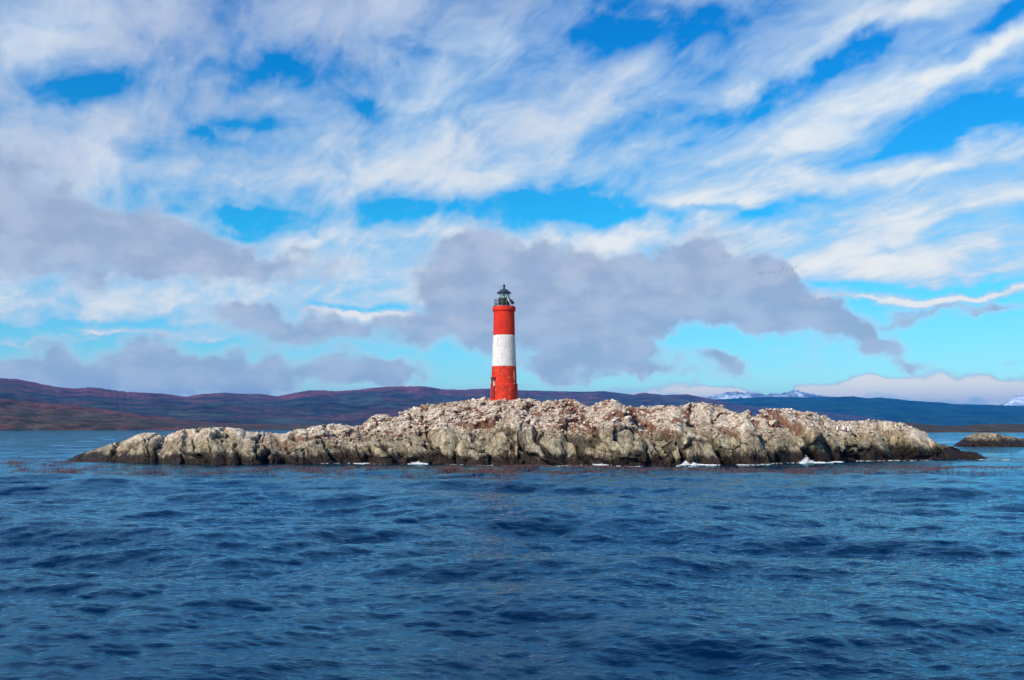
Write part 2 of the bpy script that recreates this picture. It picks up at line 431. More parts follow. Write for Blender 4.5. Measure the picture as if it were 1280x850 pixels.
# ------------------------------------------------------------------ hills
def terrain(name, sky, depth, shore, nu, mat, label, rough_amp, seed, steps=((0, 0), (1, 1)), u0=-500, u1=1780, noise_len=None, lift=0.0, back=0.35, jag=1.5):
    us = np.linspace(u0, u1, nu)
    sx = np.array([p[0] for p in sky], float); sy = np.array([p[1] for p in sky], float)
    ty = np.interp(us, sx, sy)
    Xr = np.array([pdir(u, 520)[0] for u in us]); Zr = np.array([pdir(640, y)[1] for y in ty])
    D = np.interp(us, *zip(*depth)) if not np.isscalar(depth) else np.full(nu, float(depth))
    S = np.interp(us, *zip(*shore)) if not np.isscalar(shore) else np.full(nu, float(shore))
    Zr = Zr + jag * (fbm(us / 9.0, 0 * us, 0 * us + seed, 4, seed + 3, 0.6, ridged=True) - 0.1) / F
    zc = H + Zr * D
    nl = noise_len or (D.mean() * 0.12)
    t = np.concatenate([np.linspace(-0.02, 1, 90), np.linspace(1.02, 1.6, 14)])
    Yg = S[:, None] + (D - S)[:, None] * t[None, :]
    Yg = np.where(t[None, :] > 1, D[:, None] + (t[None, :] - 1) * nl * 6, Yg)
    Xg = Xr[:, None] * Yg
    prof = np.interp(t, [p[0] for p in steps] + [1.6], [p[1] for p in steps] + [back])
    n = fbm(Xg / nl, Yg / nl, 0 * Xg + 3.3, 5, seed, 0.5)
    n2 = fbm(Xg / nl * 3.1, Yg / nl * 2.2, 0 * Xg + 7.7, 4, seed + 20, 0.55, ridged=True)
    env = np.clip(prof, 0, 1) * np.clip(1.15 - prof, 0.12, 1)
    Z = np.maximum(zc, 1)[:, None] * (prof[None, :] + rough_amp * (n * 1.0 + (n2 - 0.15) * 0.5) * env[None, :] * 2.0)
    Z += np.where(t[None, :] < 0.0, -6, 0)
    Z = np.maximum(Z, np.where(t[None, :] < 0.0, -12, 0.15 + 0 * Z))
    for _ in range(3):
        el = (Z - H) / Yg
        cur = el.max(1); jm = el.argmax(1)
        sc = (Zr * Yg[np.arange(nu), jm] + H + lift) / np.maximum(Z[np.arange(nu), jm], 0.5)
        sc = smooth1(np.clip(sc, 0.4, 2.5), 5)
        Z = np.where(Z > 0.2, Z * sc[:, None], Z)
    me = grid_mesh(name, Xg, Yg, Z)
    fattr(me, 'rel', Z / np.maximum(zc, 1)[:, None])
    return finish(name, me, mat, kind='structure', label=label)

def hill_mat(name, cols, scale, snow=False, top=None):
    """cols: woodland colours picked by patchy noise; 'top' the reddened upper slopes"""
    m, g, b, out = pbsdf(name)
    pos = g.node('ShaderNodeNewGeometry').outputs['Position']
    rel = g.node('ShaderNodeAttribute', attribute_name='rel').outputs['Fac']
    P = g.mapping(pos, scale=(1.0, 0.55, 2.5))
    n = g.noise(P, scale, 7, 0.62, 0.4)
    c = g.ramp(n, [(0.30 + 0.40 * i / max(1, len(cols) - 1), cc) for i, cc in enumerate(cols)])
    if top:
        t = g.mapr(g.math('MULTIPLY_ADD', g.math('SUBTRACT', g.noise(P, scale * 0.8, 6, 0.6), 0.5), 0.8, rel), top[0], top[1])
        # the red of the beech woods weakens eastwards
        east = g.mapr(g.sep(pos)[0], -900, 900, 1.0, 0.30)
        c = g.mix(g.math('MULTIPLY', g.math('MULTIPLY', t, east), top[3]), c, top[2])
    if snow:
        s = g.mapr(g.math('MULTIPLY_ADD', g.math('SUBTRACT', g.noise(g.mapping(pos, scale=(1, 1, 0.6)), scale * 3, 7, 0.7), 0.5), 1.6, rel), 0.62, 0.92)
        c = g.mix(s, c, (0.50, 0.55, 0.62))
    fine = g.noise(g.mapping(pos, scale=(1, 1, 2)), scale * 14, 4, 0.6)
    c = g.mix(1.0, c, g.mapr(fine, 0.3, 0.7, 0.45, 1.5, smooth=False), 'MULTIPLY')
    mid = g.noise(g.mapping(pos, scale=(0.6, 0.5, 3)), scale * 4, 5, 0.65, 0.3)
    c = g.mix(1.0, c, g.mapr(mid, 0.38, 0.62, 0.35, 1.6, smooth=False), 'MULTIPLY')
    g.put(b.inputs['Base Color'], c); b.inputs['Roughness'].default_value = 0.95
    b.inputs['Specular IOR Level'].default_value = 0.1
    bp = g.node('ShaderNodeBump'); bp.inputs['Distance'].default_value = 0.5 / scale * 0.12; g.put(bp.inputs['Height'], n)
    g.l.new(bp.outputs[0], b.inputs['Normal'])
    return m

wood_l = hill_mat("woodland_left", [(0.018, 0.034, 0.030), (0.045, 0.060, 0.045), (0.030, 0.028, 0.030), (0.085, 0.036, 0.034), (0.035, 0.050, 0.040)], 0.0035, top=(0.62, 0.95, (0.150, 0.036, 0.034), 0.8))
wood_n = hill_mat("woodland_near", [(0.030, 0.022, 0.018), (0.085, 0.045, 0.030), (0.045, 0.050, 0.026), (0.100, 0.040, 0.028), (0.04, 0.035, 0.02)], 0.012, top=(0.5, 0.95, (0.14, 0.040, 0.032), 0.6))
wood_r = hill_mat("woodland_right", [(0.006, 0.024, 0.022), (0.012, 0.036, 0.030), (0.008, 0.026, 0.024)], 0.0016)
wood_s = hill_mat("low_shore_heath", [(0.020, 0.022, 0.018), (0.060, 0.050, 0.035), (0.035, 0.030, 0.024)], 0.03)
snow_m = hill_mat("snowy_rock", [(0.05, 0.06, 0.08), (0.09, 0.10, 0.12)], 0.0006, snow=True)

sky_snow = [(-500, 520), (780, 515), (850, 504), (872, 499), (890, 496), (905, 492), (918, 490), (925, 491), (940, 491), (955, 494), (968, 493), (980, 492), (990, 490), (996, 488), (1003, 490), (1012, 492), (1022, 495), (1040, 497), (1070, 500), (1120, 506), (1240, 512), (1256, 504), (1264, 500), (1270, 495), (1278, 495), (1290, 490), (1330, 484), (1400, 492), (1780, 500)]
terrain("snowy_mountains", sky_snow, 14500, 12000, 900, snow_m, 'distant snow covered peaks behind the blue hills', 0.7, 61, ((0, 0.0), (0.4, .4), (1, 1)), noise_len=420, jag=5)
sky_r = [(-500, 538), (700, 538), (800, 505), (860, 500), (905, 499), (940, 497), (962, 496), (1000, 497), (1040, 496.5), (1068, 495.5), (1085, 498), (1100, 497), (1118, 498.5), (1140, 501), (1160, 502.5), (1175, 503), (1190, 505), (1210, 505.5), (1240, 506), (1262, 507), (1290, 508), (1400, 512), (1780, 508)]
terrain("far_hills", sky_r, 9000, 6500, 800, wood_r, 'deep blue forested hills on the far right shore', 0.40, 43, ((0, 0), (.15, .35), (0.5, .7), (1, 1)), noise_len=900)
sky_l = [(-500, 500), (-200, 480), (0, 473), (20, 474), (45, 479), (70, 484), (90, 486), (112, 484), (135, 487), (160, 490), (180, 491), (205, 492.5), (232, 496), (250, 493), (280, 491), (300, 492.5), (325, 492.5), (345, 495.5), (360, 493), (385, 488), (405, 488), (420, 489), (440, 488), (470, 484.5), (500, 483), (530, 483), (555, 487), (580, 487), (610, 486), (650, 488), (690, 489), (730, 490), (755, 489), (790, 493.5), (805, 491), (830, 494), (860, 493), (880, 497), (910, 503), (940, 508), (970, 511), (1000, 513), (1040, 516), (1080, 521), (1110, 526), (1150, 534), (1190, 540), (1230, 541), (1780, 541)]
terrain("hills", sky_l, [(-500, 4200), (0, 4300), (500, 5600), (900, 6500), (1230, 6500)], [(-500, 1700), (0, 1900), (500, 3000), (900, 4600), (1230, 5600)], 1000, wood_l, 'purple and russet forested hills along the left shore', 0.30, 11, ((0, 0), (.03, .10), (0.2, .26), (.35, .42), (0.6, .56), (.8, .8), (1, 1)), noise_len=620)
sky_n = [(-500, 470), (-200, 488), (0, 498), (40, 503), (80, 506), (110, 509), (160, 516), (200, 522), (250, 527), (300, 530), (360, 531), (430, 532), (520, 533), (600, 535), (700, 536.5), (760, 539), (1780, 541)]
terrain("near_hills", sky_n, [(-500, 1900), (300, 1950), (760, 2500), (1780, 2500)], [(-500, 1250), (0, 1350), (300, 1500), (700, 1900), (1780, 2300)], 700, wood_n, 'low russet brown forested slope at the left shoreline', 0.35, 29, ((0, 0), (.05, .2), (0.4, .45), (1, 1)), noise_len=160)
sky_s = [(-500, 541), (1050, 541), (1078, 536), (1092, 529), (1108, 527), (1130, 527.5), (1150, 530), (1180, 532.5), (1205, 532), (1225, 530.5), (1250, 530), (1290, 530.5), (1400, 528), (1780, 525)]
terrain("low_shore", sky_s, [(-500, 1100), (1780, 1100)], [(-500, 780), (1780, 640)], 700, wood_s, 'low dark strip of shore on the right below the blue hills', 0.35, 51, ((0, 0), (.1, .35), (0.5, .6), (1, 1)), u0=1040, noise_len=70)

# ------------------------------------------------------------------ rock
def rock_material():
    m, g, b, out = pbsdf("island_rock")
    pos = g.node('ShaderNodeNewGeometry').outputs['Position']
    z = g.sep(pos)[2]
    crack = g.node('ShaderNodeAttribute', attribute_name='crack').outputs['Fac']
    rel = g.node('ShaderNodeAttribute', attribute_name='rel').outputs['Fac']
    cell = g.node('ShaderNodeAttribute', attribute_name='cell').outputs['Fac']
    lean = g.mapping(pos, rot=(0, radians(-25), 0), scale=(1.0, 1.0, 0.45))
    n_l = g.noise(lean, 0.55, 6, 0.62, 0.3)
    n_m = g.noise(lean, 2.4, 7, 0.68, 0.4)
    n_f = g.noise(pos, 9.0, 6, 0.7)
    n_p = g.noise(pos, 0.9, 5, 0.6, 0.4)
    # lower, olive grey-tan face
    low = g.ramp(n_m, [(0.28, (0.10, 0.076, 0.046)), (0.44, (0.27, 0.22, 0.14)), (0.56, (0.42, 0.355, 0.235)), (0.72, (0.60, 0.53, 0.39))])
    # upper: bleached, guano-washed stone, pinkish
    up = g.ramp(n_m, [(0.25, (0.30, 0.20, 0.14)), (0.42, (0.56, 0.45, 0.33)), (0.56, (0.73, 0.65, 0.52)), (0.75, (0.82, 0.79, 0.74))])
    hm = g.mapr(g.math('MULTIPLY_ADD', g.math('SUBTRACT', n_p, 0.5), 1.1, g.math('SUBTRACT', rel, g.math('ADD', g.mapr(g.sep(pos)[0], -14, -24, 0.0, 0.22), g.mapr(g.sep(pos)[0], 16, 30, 0.0, 0.16)))), 0.42, 0.74)
    c = g.mix(hm, low, up)
    # every block a little different
    c = g.mix(1.0, c, g.mapr(cell, 0, 1, 0.78, 1.18, smooth=False), 'MULTIPLY')
    # grey patches
    c = g.mix(g.math('MULTIPLY', g.mapr(n_l, 0.54, 0.66), 0.55), c, (0.27, 0.245, 0.21))
    # white wash streaks
    sw = g.noise(g.mapping(pos, scale=(1.6, 1.6, 0.5)), 1.6, 6, 0.7)
    c = g.mix(g.math('MULTIPLY', g.mapr(sw, 0.56, 0.68), g.mapr(rel, 0.45, 0.8, 0.12, 0.8)), c, (0.82, 0.78, 0.69))
    # rust: orange ochre crest, red-brown turf in the joints
    rx = g.sep(pos)[0]
    near = g.mapr(g.math('ABSOLUTE', g.math('ADD', rx, 1.5)), 12.0, 3.0)
    ochre = g.math('MULTIPLY', g.mapr(g.noise(pos, 1.3, 5, 0.65), 0.50, 0.64), g.math('MULTIPLY', g.mapr(rel, 0.62, 0.9), g.mapr(near, 0, 1, 0.35, 0.8)))
    c = g.mix(ochre, c, (0.52, 0.27, 0.11))
    och2 = g.math('MULTIPLY', g.mapr(g.noise(g.mapping(pos, loc=(4, 9, 2)), 0.8, 4, 0.6), 0.63, 0.69), 0.75)
    c = g.mix(och2, c, (0.50, 0.25, 0.07))
    turf = g.math('MAXIMUM', g.mapr(crack, 0.42, 0.85), g.math('MULTIPLY', g.mapr(g.noise(g.mapping(pos, loc=(5, 2, 3)), 2.2, 6, 0.72, 0.8), 0.585, 0.635), 0.85))
    turf = g.math('MULTIPLY', turf, g.mapr(g.sep(pos)[0], -26, -15, 0.12, 1.0))
    turf = g.math('MULTIPLY', turf, g.mapr(g.sep(pos)[0], 22, 34, 1.0, 0.35))
    turf = g.math('MULTIPLY', turf, g.mapr(g.math('MULTIPLY_ADD', g.math('SUBTRACT', n_l, 0.5), 0.8, rel), 0.36, 0.60))
    tc = g.mix(g.mapr(n_f, 0.35, 0.65), (0.085, 0.026, 0.016), (0.235, 0.085, 0.050))
    c = g.mix(g.math('MULTIPLY', turf, 0.92), c, tc)
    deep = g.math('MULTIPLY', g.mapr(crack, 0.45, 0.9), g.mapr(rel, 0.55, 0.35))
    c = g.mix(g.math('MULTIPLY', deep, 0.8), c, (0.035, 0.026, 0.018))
    # grain
    c = g.mix(1.0, c, g.mapr(n_f, 0.25, 0.75, 0.66, 1.30, smooth=False), 'MULTIPLY')
    # tide band: black and weedy brown at the foot
    wob = g.math('MULTIPLY_ADD', g.math('SUBTRACT', g.noise(g.mapping(pos, scale=(1, 1, 0.3)), 0.45, 5, 0.65), 0.5), 2.0, z)
    wob = g.math('MULTIPLY_ADD', g.math('SUBTRACT', n_m, 0.5), 1.1, wob)
    wet = g.mapr(g.math('SUBTRACT', wob, g.mapr(g.sep(pos)[0], 12, 34, 0.12, 0.55)), 1.05, 0.40)
    bc = g.mix(g.mapr(n_f, 0.45, 0.62), (0.013, 0.010, 0.008), (0.050, 0.024, 0.013))
    c = g.mix(wet, c, bc)
    g.put(b.inputs['Base Color'], c)
    g.put(b.inputs['Roughness'], g.mapr(wet, 0, 1, 0.92, 0.45))
    b.inputs['Specular IOR Level'].default_value = 0.25
    bp = g.node('ShaderNodeBump'); bp.inputs['Distance'].default_value = 0.10; g.put(bp.inputs['Height'], n_f)
    vor = g.node('ShaderNodeTexVoronoi', feature='DISTANCE_TO_EDGE'); g.put(vor.inputs['Vector'], g.vmath('ADD', lean, g.vmath('SCALE', g.noise(pos, 1.5, 3, color=True), scale=0.5)))
    vor.inputs['Scale'].default_value = 2.2
    bp2 = g.node('ShaderNodeBump'); bp2.inputs['Distance'].default_value = 0.08; g.put(bp2.inputs['Height'], g.mapr(vor.outputs[0], 0.0, 0.10))
    bp3 = g.node('ShaderNodeBump'); bp3.inputs['Distance'].default_value = 0.12; g.put(bp3.inputs['Height'], n_m)
    g.l.new(bp3.outputs[0], bp2.inputs['Normal']); g.l.new(bp2.outputs[0], bp.inputs['Normal']); g.l.new(bp.outputs[0], b.inputs['Normal'])
    return m
ROCK = rock_material()

def rock_island(name, label, sky, wl, thick, prof, nu, nfront, seed, big=2.6, amp=1.0, rough=1.0, calm=None, rubble=False, relden=2.2):
    us = np.linspace(sky[0][0], sky[-1][0], nu)
    ty = np.interp(us, *zip(*sky)); wy = np.interp(us, *zip(*wl))
    T = np.interp(us, *zip(*thick))
    Xr = np.array([pdir(u, 545)[0] for u in us])
    Zt = np.array([pdir(640, y)[1] for y in ty]); Zw = np.array([pdir(640, y)[1] for y in wy])
    Df = -H / Zw
    Df = Df + smooth1(fbm(us / 26.0, us * 0, us * 0 + seed, 4, seed) * 2.2, 9) * np.minimum(1, T / 6)
    Dc = Df + T
    zc = np.maximum(H + Zt * Dc, 0.25)
    px = np.array([p[0] for p in prof]); pz = np.array([p[1] for p in prof])
    # spread samples along the arc of a typical section
    fine = np.linspace(0, len(prof) - 1, 400)
    fx = np.interp(fine, range(len(prof)), px); fz = np.interp(fine, range(len(prof)), pz)
    arc = np.concatenate([[0], np.cumsum(np.hypot(np.diff(fx) * 1.1, np.diff(fz) * 1.6))]); arc /= arc[-1]
    sx = np.interp(np.linspace(0, 1, nfront), arc, fx); sz = np.interp(np.linspace(0, 1, nfront), arc, fz)
    bx = np.linspace(1.02, 2.3, 50); bz = np.interp(bx, [1, 1.4, 1.9, 2.3], [1, .75, .3, -.35])
    tx = np.concatenate([sx, bx]); tz = np.concatenate([sz, bz])
    Yg = Df[:, None] + T[:, None] * tx[None, :]
    Zg = zc[:, None] * tz[None, :]
    Xg = Xr[:, None] * Yg
    small = np.clip(zc / 3.0, 0.15, 1)[:, None]
    # outward direction of the smooth body
    P = np.stack([Xg, Yg, Zg], -1)
    du = np.gradient(P, axis=0); dv = np.gradient(P, axis=1)
    N = np.cross(du, dv); N /= np.linalg.norm(N, axis=-1, keepdims=True) + 1e-9
    flat = [a.astype(np.float32) for a in (Xg, Yg, Zg)]
    relz = np.clip(tz, 0, 1)[None, :] + 0 * Xg
    wx = fbm(flat[0] * .35, flat[1] * .35, flat[2] * .35, 3, seed + 1) * 1.6
    wz = fbm(flat[0] * .35 + 9, flat[1] * .35, flat[2] * .35, 3, seed + 2) * 1.6
    lean = 0.62
    ax = flat[0] + wx + lean * flat[2]; ay = flat[1] * 1.0 + wz; azz = (flat[2] + wz) * 0.42
    f1, f2, fc, rn = worley(ax / big, ay / big * 0.8, azz / big, seed)
    e1 = sstep(f2 - f1, 0.0, 0.07)
    s2 = big * 0.36
    g1, g2, gc, gr = worley(ax / s2 + 31, ay / s2 * 0.8, azz * 1.3 / s2, seed + 5)
    e2 = sstep(g2 - g1, 0.0, 0.09)
    s3 = big * 0.15
    h1, h2, hc, hr = worley((flat[0] + wx * .5) / s3, (flat[1]) / s3, flat[2] / s3, seed + 9)
    e3 = sstep(h2 - h1, 0.0, 0.2)
    up = sstep(relz, 0.35, 0.65)                    # upper slopes are blocky rubble, the foot is massive
    nz = fbm(flat[0] * .22, flat[1] * .22, flat[2] * .22, 4, seed + 12)
    nf = fbm(flat[0] * 1.7, flat[1] * 1.7, flat[2] * 1.1, 4, seed + 13, 0.6, ridged=True)
    # leaning joints that cut the rock into buttresses from crest to water
    jx = (flat[0] + 0.55 * flat[2] + 0.04 * (flat[1] - flat[1].min()) + wx * 0.8) / (big * 1.15)
    j1, j2, jc, jr = worley(jx, 0 * jx + 0.5, np.floor(0 * jx) + 0.5, seed + 40)
    ej = sstep(j2 - j1, 0.0, 0.07) ; gate = sstep(fbm(flat[0] * .12, flat[1] * .3, flat[2] * .1, 2, seed + 44), -.25, .05)
    ej = 1 - (1 - ej) * gate
    rz = (sstep(flat[0], -22, -14) * (1 - sstep(flat[0], 6, 14)) * up) if rubble else 0 * up
    d = (1.25 * (jr - .5) + 0.7 * jc * big - 0.95 * (1 - ej)) * (1 - 0.75 * rz) * (0.5 + 0.5 * sstep(flat[0], -26, -14))
    rub = sstep(flat[0], -22, -14) * (1 - sstep(flat[0], 6, 14)) * up if rubble else 0 * up
    q = 0.45 + 0.55 * rub
    d += 0.7 * nz + 0.75 * fc * big * 0.55 + 0.45 * (rn - .5) - 0.35 * (1 - e1)
    d += 0.40 * q * (gc * s2 * 1.1 + (gr - .5) * 0.30 - 0.20 * (1 - e2)) * 1.3
    d += (0.04 + 0.12 * rub) * ((hr - .5) * 0.45 + hc * 0.5 - 0.18 * (1 - e3)) * 1.5
    d += (0.05 + 0.06 * q) * rough * (nf - 0.1)
    d *= amp * small * np.where(tx > 1.2, 0.5, 1.0)[None, :]
    if calm: d *= 1 - 0.92 * np.exp(-(((Xg - calm[0] * Yg) / 2.6) ** 2 + ((Yg - Dc[:, None]) / 3.2) ** 2) ** 2)
    P2 = P + N * d[..., None]
    nx = fbm(flat[0] * .8 + 3, flat[1] * .8, flat[2] * .8, 3, seed + 17) * 0.25 * small
    P2[..., 0] += nx
    X2, Y2, Z2 = P2[..., 0], P2[..., 1], P2[..., 2]
    for _ in range(3):
        el = (Z2 - H) / Y2
        jm = el.argmax(1); ar = np.arange(nu)
        want = H + Zt * Y2[ar, jm]
        delta = smooth1(want - Z2[ar, jm], 9 if nu < 900 else 15)
        Z2 = Z2 + delta[:, None] * np.clip(tz, 0, 1)[None, :] ** 1.2
    me = grid_mesh(name, X2, Y2, Z2)
    wide = lambda a, b_, w: 1 - sstep(a - b_, 0.0, w)
    crack = np.maximum(np.maximum(wide(f2, f1, .13), wide(j2, j1, .16) * gate), np.maximum(wide(g2, g1, .15) * 0.8, (1 - e3) * 0.6 * rub))
    fattr(me, 'crack', crack); fattr(me, 'rel', np.clip(Z2 / np.maximum(zc, relden)[:, None], -.2, 1.2))
    fattr(me, 'cell', 0.5 * rn + 0.3 * gr + 0.2 * hr)
    o = finish(name, me, ROCK, kind='structure', label=label, smooth=False)
    return o, (X2, Y2, Z2, us, tz)

sky_i = [(84, 575.5), (90, 572.5), (96, 569), (105, 566), (115, 562), (125, 560), (140, 555), (155, 549.5), (168, 544), (180, 541), (192, 541), (200, 545), (208, 545), (218, 540), (228, 537), (245, 535.5), (258, 535), (272, 534), (285, 534), (298, 535.5), (304, 539), (318, 540), (335, 541), (355, 542), (368, 538), (376, 536), (384, 537), (392, 533), (400, 531.5), (412, 530), (425, 530), (436, 534), (450, 533), (460, 529), (467, 525), (472, 520), (480, 519), (487, 521), (492, 523), (502, 520), (510, 513), (520, 509), (532, 506), (545, 505), (560, 503), (575, 501), (590, 500), (603, 499), (612, 497.5), (622, 496), (640, 496), (652, 495.5), (662, 498), (672, 501), (685, 503), (697, 501.5), (706, 499.5), (714, 499.5), (722, 503), (732, 508), (744, 507.5), (752, 504), (757, 500.5), (764, 499.5), (771, 501), (778, 507), (790, 509), (805, 508.5), (820, 508), (835, 507), (850, 508.5), (860, 505), (870, 503), (880, 503.5), (890, 506), (900, 508.5), (912, 513), (925, 516), (932, 513.5), (940, 514), (945, 518), (950, 513), (960, 511.5), (972, 512), (984, 510.5), (994, 513), (1002, 515), (1015, 515.5), (1025, 518), (1036, 521), (1044, 526), (1060, 526.5), (1078, 526), (1088, 524.5), (1100, 526), (1112, 526.5), (1124, 529), (1134, 533), (1142, 537), (1152, 543), (1160, 546), (1166, 551), (1172, 555), (1180, 557), (1190, 558), (1198, 561), (1204, 564.5), (1212, 564), (1220, 565), (1227, 569), (1233, 573)]
wl_i = [(84, 576), (110, 577), (180, 579), (260, 580.5), (340, 580), (420, 579), (500, 579), (580, 579.5), (660, 580.5), (760, 581.5), (860, 581.5), (930, 581), (980, 580), (1040, 578), (1100, 576), (1150, 574.5), (1233, 574)]
th_i = [(84, .8), (120, 2.5), (200, 5), (300, 6), (400, 7.5), (480, 10), (560, 12), (640, 13), (720, 12.5), (900, 10), (1000, 8.5), (1080, 7), (1140, 5), (1165, 3), (1190, 1.8), (1233, .8)]
prof_i = [(-0.10, -0.30), (-0.02, -0.03), (0.0, 0.03), (0.025, 0.18), (0.07, 0.34), (0.16, 0.48), (0.32, 0.62), (0.55, 0.77), (0.8, 0.91), (1.0, 1.0)]
island, IG = rock_island("island", 'long pale rock island with a dark tide band and russet cracks', sky_i, wl_i, th_i, prof_i, 1500, 210, 101, calm=pdir(630, 500), rubble=True)
sky_t = [(1186, 559.5), (1190, 557.5), (1197, 553), (1204, 548.5), (1212, 544), (1219, 541.5), (1228, 541), (1240, 541), (1250, 542.5), (1256, 545), (1265, 545.5), (1275, 548), (1290, 547), (1310, 550), (1330, 558), (1336, 560)]
wl_t = [(1186, 559), (1336, 559)]
th_t = [(1186, 1), (1215, 7), (1290, 8), (1320, 5), (1336, 1)]
islet, IT = rock_island("islet", 'small low brown islet behind the right end of the island', sky_t, wl_t, th_t, prof_i, 330, 90, 202, big=2.0, amp=1.0, relden=4.2)
sky_k = [(1162, 558.5), (1166, 556.3), (1172, 555.2), (1179, 555.6), (1184, 557), (1188, 558.5)]
skerry, IK = rock_island("skerry", 'tiny dark skerry awash between island and islet', sky_k, [(1162, 558.5), (1188, 558.5)], [(1162, .6), (1175, 2), (1188, .6)], prof_i, 60, 40, 303, big=1.6, amp=0.5)

# surface lookup of the island for things that stand on it
def surf_at(px, trow):
    i = int(np.argmin(abs(IG[3] - px))); return IG[0][i, trow], IG[1][i, trow], IG[2][i, trow], i

# ---- loose stones (parts of the island)
def stone_mesh(seed, n=13):
    r = random.Random(seed); bm = bmesh.new()
    for k in range(n):
        v = Vector((r.gauss(0, 1), r.gauss(0, 1), r.gauss(0, 1))).normalized() * r.uniform(0.42, 0.56)
        v.x *= 1.25; v.z *= 0.8
        bm.verts.new(v)
    res = bmesh.ops.convex_hull(bm, input=bm.verts)
    junk = [e for e in res['geom_interior'] if isinstance(e, bmesh.types.BMVert)]
    if junk: bmesh.ops.delete(bm, geom=junk, context='VERTS')
    bmesh.ops.recalc_face_normals(bm, faces=bm.faces)
    return bm_mesh("stone", bm)
def stone_material():
    m, g, b, out = pbsdf("loose_stone")
    pos = g.node('ShaderNodeNewGeometry').outputs['Position']
    z = g.sep(pos)[2]
    oi = g.node('ShaderNodeObjectInfo').outputs['Random']
    n = g.noise(pos, 3.2, 6, 0.65); nf = g.noise(pos, 11.0, 5, 0.7)
    c = g.ramp(n, [(0.3, (0.34, 0.22, 0.15)), (0.45, (0.55, 0.43, 0.33)), (0.6, (0.70, 0.62, 0.53)), (0.75, (0.82, 0.78, 0.72))])
    c2 = g.mix(g.mapr(g.noise(pos, 0.9, 4, 0.6), 0.50, 0.62), c, (0.33, 0.28, 0.215))
    c2 = g.mix(g.math('MULTIPLY', g.mapr(g.noise(g.mapping(pos, loc=(7, 1, 3)), 0.7, 4, 0.6), 0.55, 0.66), 0.7), c2, (0.50, 0.27, 0.12))
    c2 = g.mix(1.0, c2, g.mapr(nf, 0.25, 0.75, 0.7, 1.25, smooth=False), 'MULTIPLY')
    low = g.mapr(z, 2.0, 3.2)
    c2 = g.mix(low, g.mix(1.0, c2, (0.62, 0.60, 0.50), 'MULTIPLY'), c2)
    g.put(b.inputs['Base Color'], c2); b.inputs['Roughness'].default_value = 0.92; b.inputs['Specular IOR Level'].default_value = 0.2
    bp = g.node('ShaderNodeBump'); bp.inputs['Distance'].default_value = 0.08; g.put(bp.inputs['Height'], nf)
    g.l.new(bp.outputs[0], b.inputs['Normal'])
    return m
STONE = stone_material()
stones = [stone_mesh(900 + i) for i in range(14)]
for s in stones: s.materials.append(STONE)
def scatter():
    rr = random.Random(4)
    X, Y, Z, us, tz = IG
    rows_up = [j for j in range(210) if tz[j] > 0.50]
    vis = lambda px: float(np.interp(px, [370, 420, 460, 700, 760, 900, 1000, 1130], [.04, .12, 1, 1, .35, .22, .3, .15]))
    def pick():
        while True:
            px = rr.uniform(370, 1130)
            if rr.random() > vis(px): continue
            j = rr.choice(rows_up)
            if abs(px - 630) < 24 and tz[j] > 0.93: continue
            if Z[int(np.argmin(abs(us - px))), j] < 1.8: continue
            return px, j
    for k in range(300):
        px, j = pick(); x, y, z, i = surf_at(px, j)
        o = bpy.data.objects.new("stone", stones[k % 14]); COL.objects.link(o); o.parent = island
        s = rr.uniform(0.35, 0.65) if k % 7 else rr.uniform(0.65, 1.0)
        o.scale = (s, s * rr.uniform(.7, 1.1), s * rr.uniform(.6, .95))
        o.location = (x, y, z + s * 0.02); o.rotation_euler = (rr.uniform(-.5, .5), rr.uniform(-.6, .6), rr.uniform(0, 6.28))
    V = []; Fc = []; base = 0
    data = [(np.array([v.co for v in s.vertices]), [tuple(p.vertices) for p in s.polygons]) for s in stones]
    for k in range(6000):
        px, j = pick(); x, y, z, i = surf_at(px, j)
        vs, fs = data[k % 14]; s = 0.12 + 0.28 * rr.random() ** 1.6
        R = np.array(Matrix.Rotation(rr.uniform(0, 6.28), 3, 'Z') @ Matrix.Rotation(rr.uniform(-1, 1), 3, 'X'))
        V.append((vs * np.array([s, s, s * .8])) @ R.T + np.array([x + rr.uniform(-.2, .2), y + rr.uniform(-.1, .1), z + s * 0.05]))
        Fc += [tuple(a + base for a in f) for f in fs]; base += len(vs)
    me = raw_mesh("rubble", np.concatenate(V).tolist(), Fc); me.materials.append(STONE)
    finish("rubble", me, None, parent=island, kind='stuff', smooth=False, label='loose pale rubble lying between the stones of the island')
scatter()

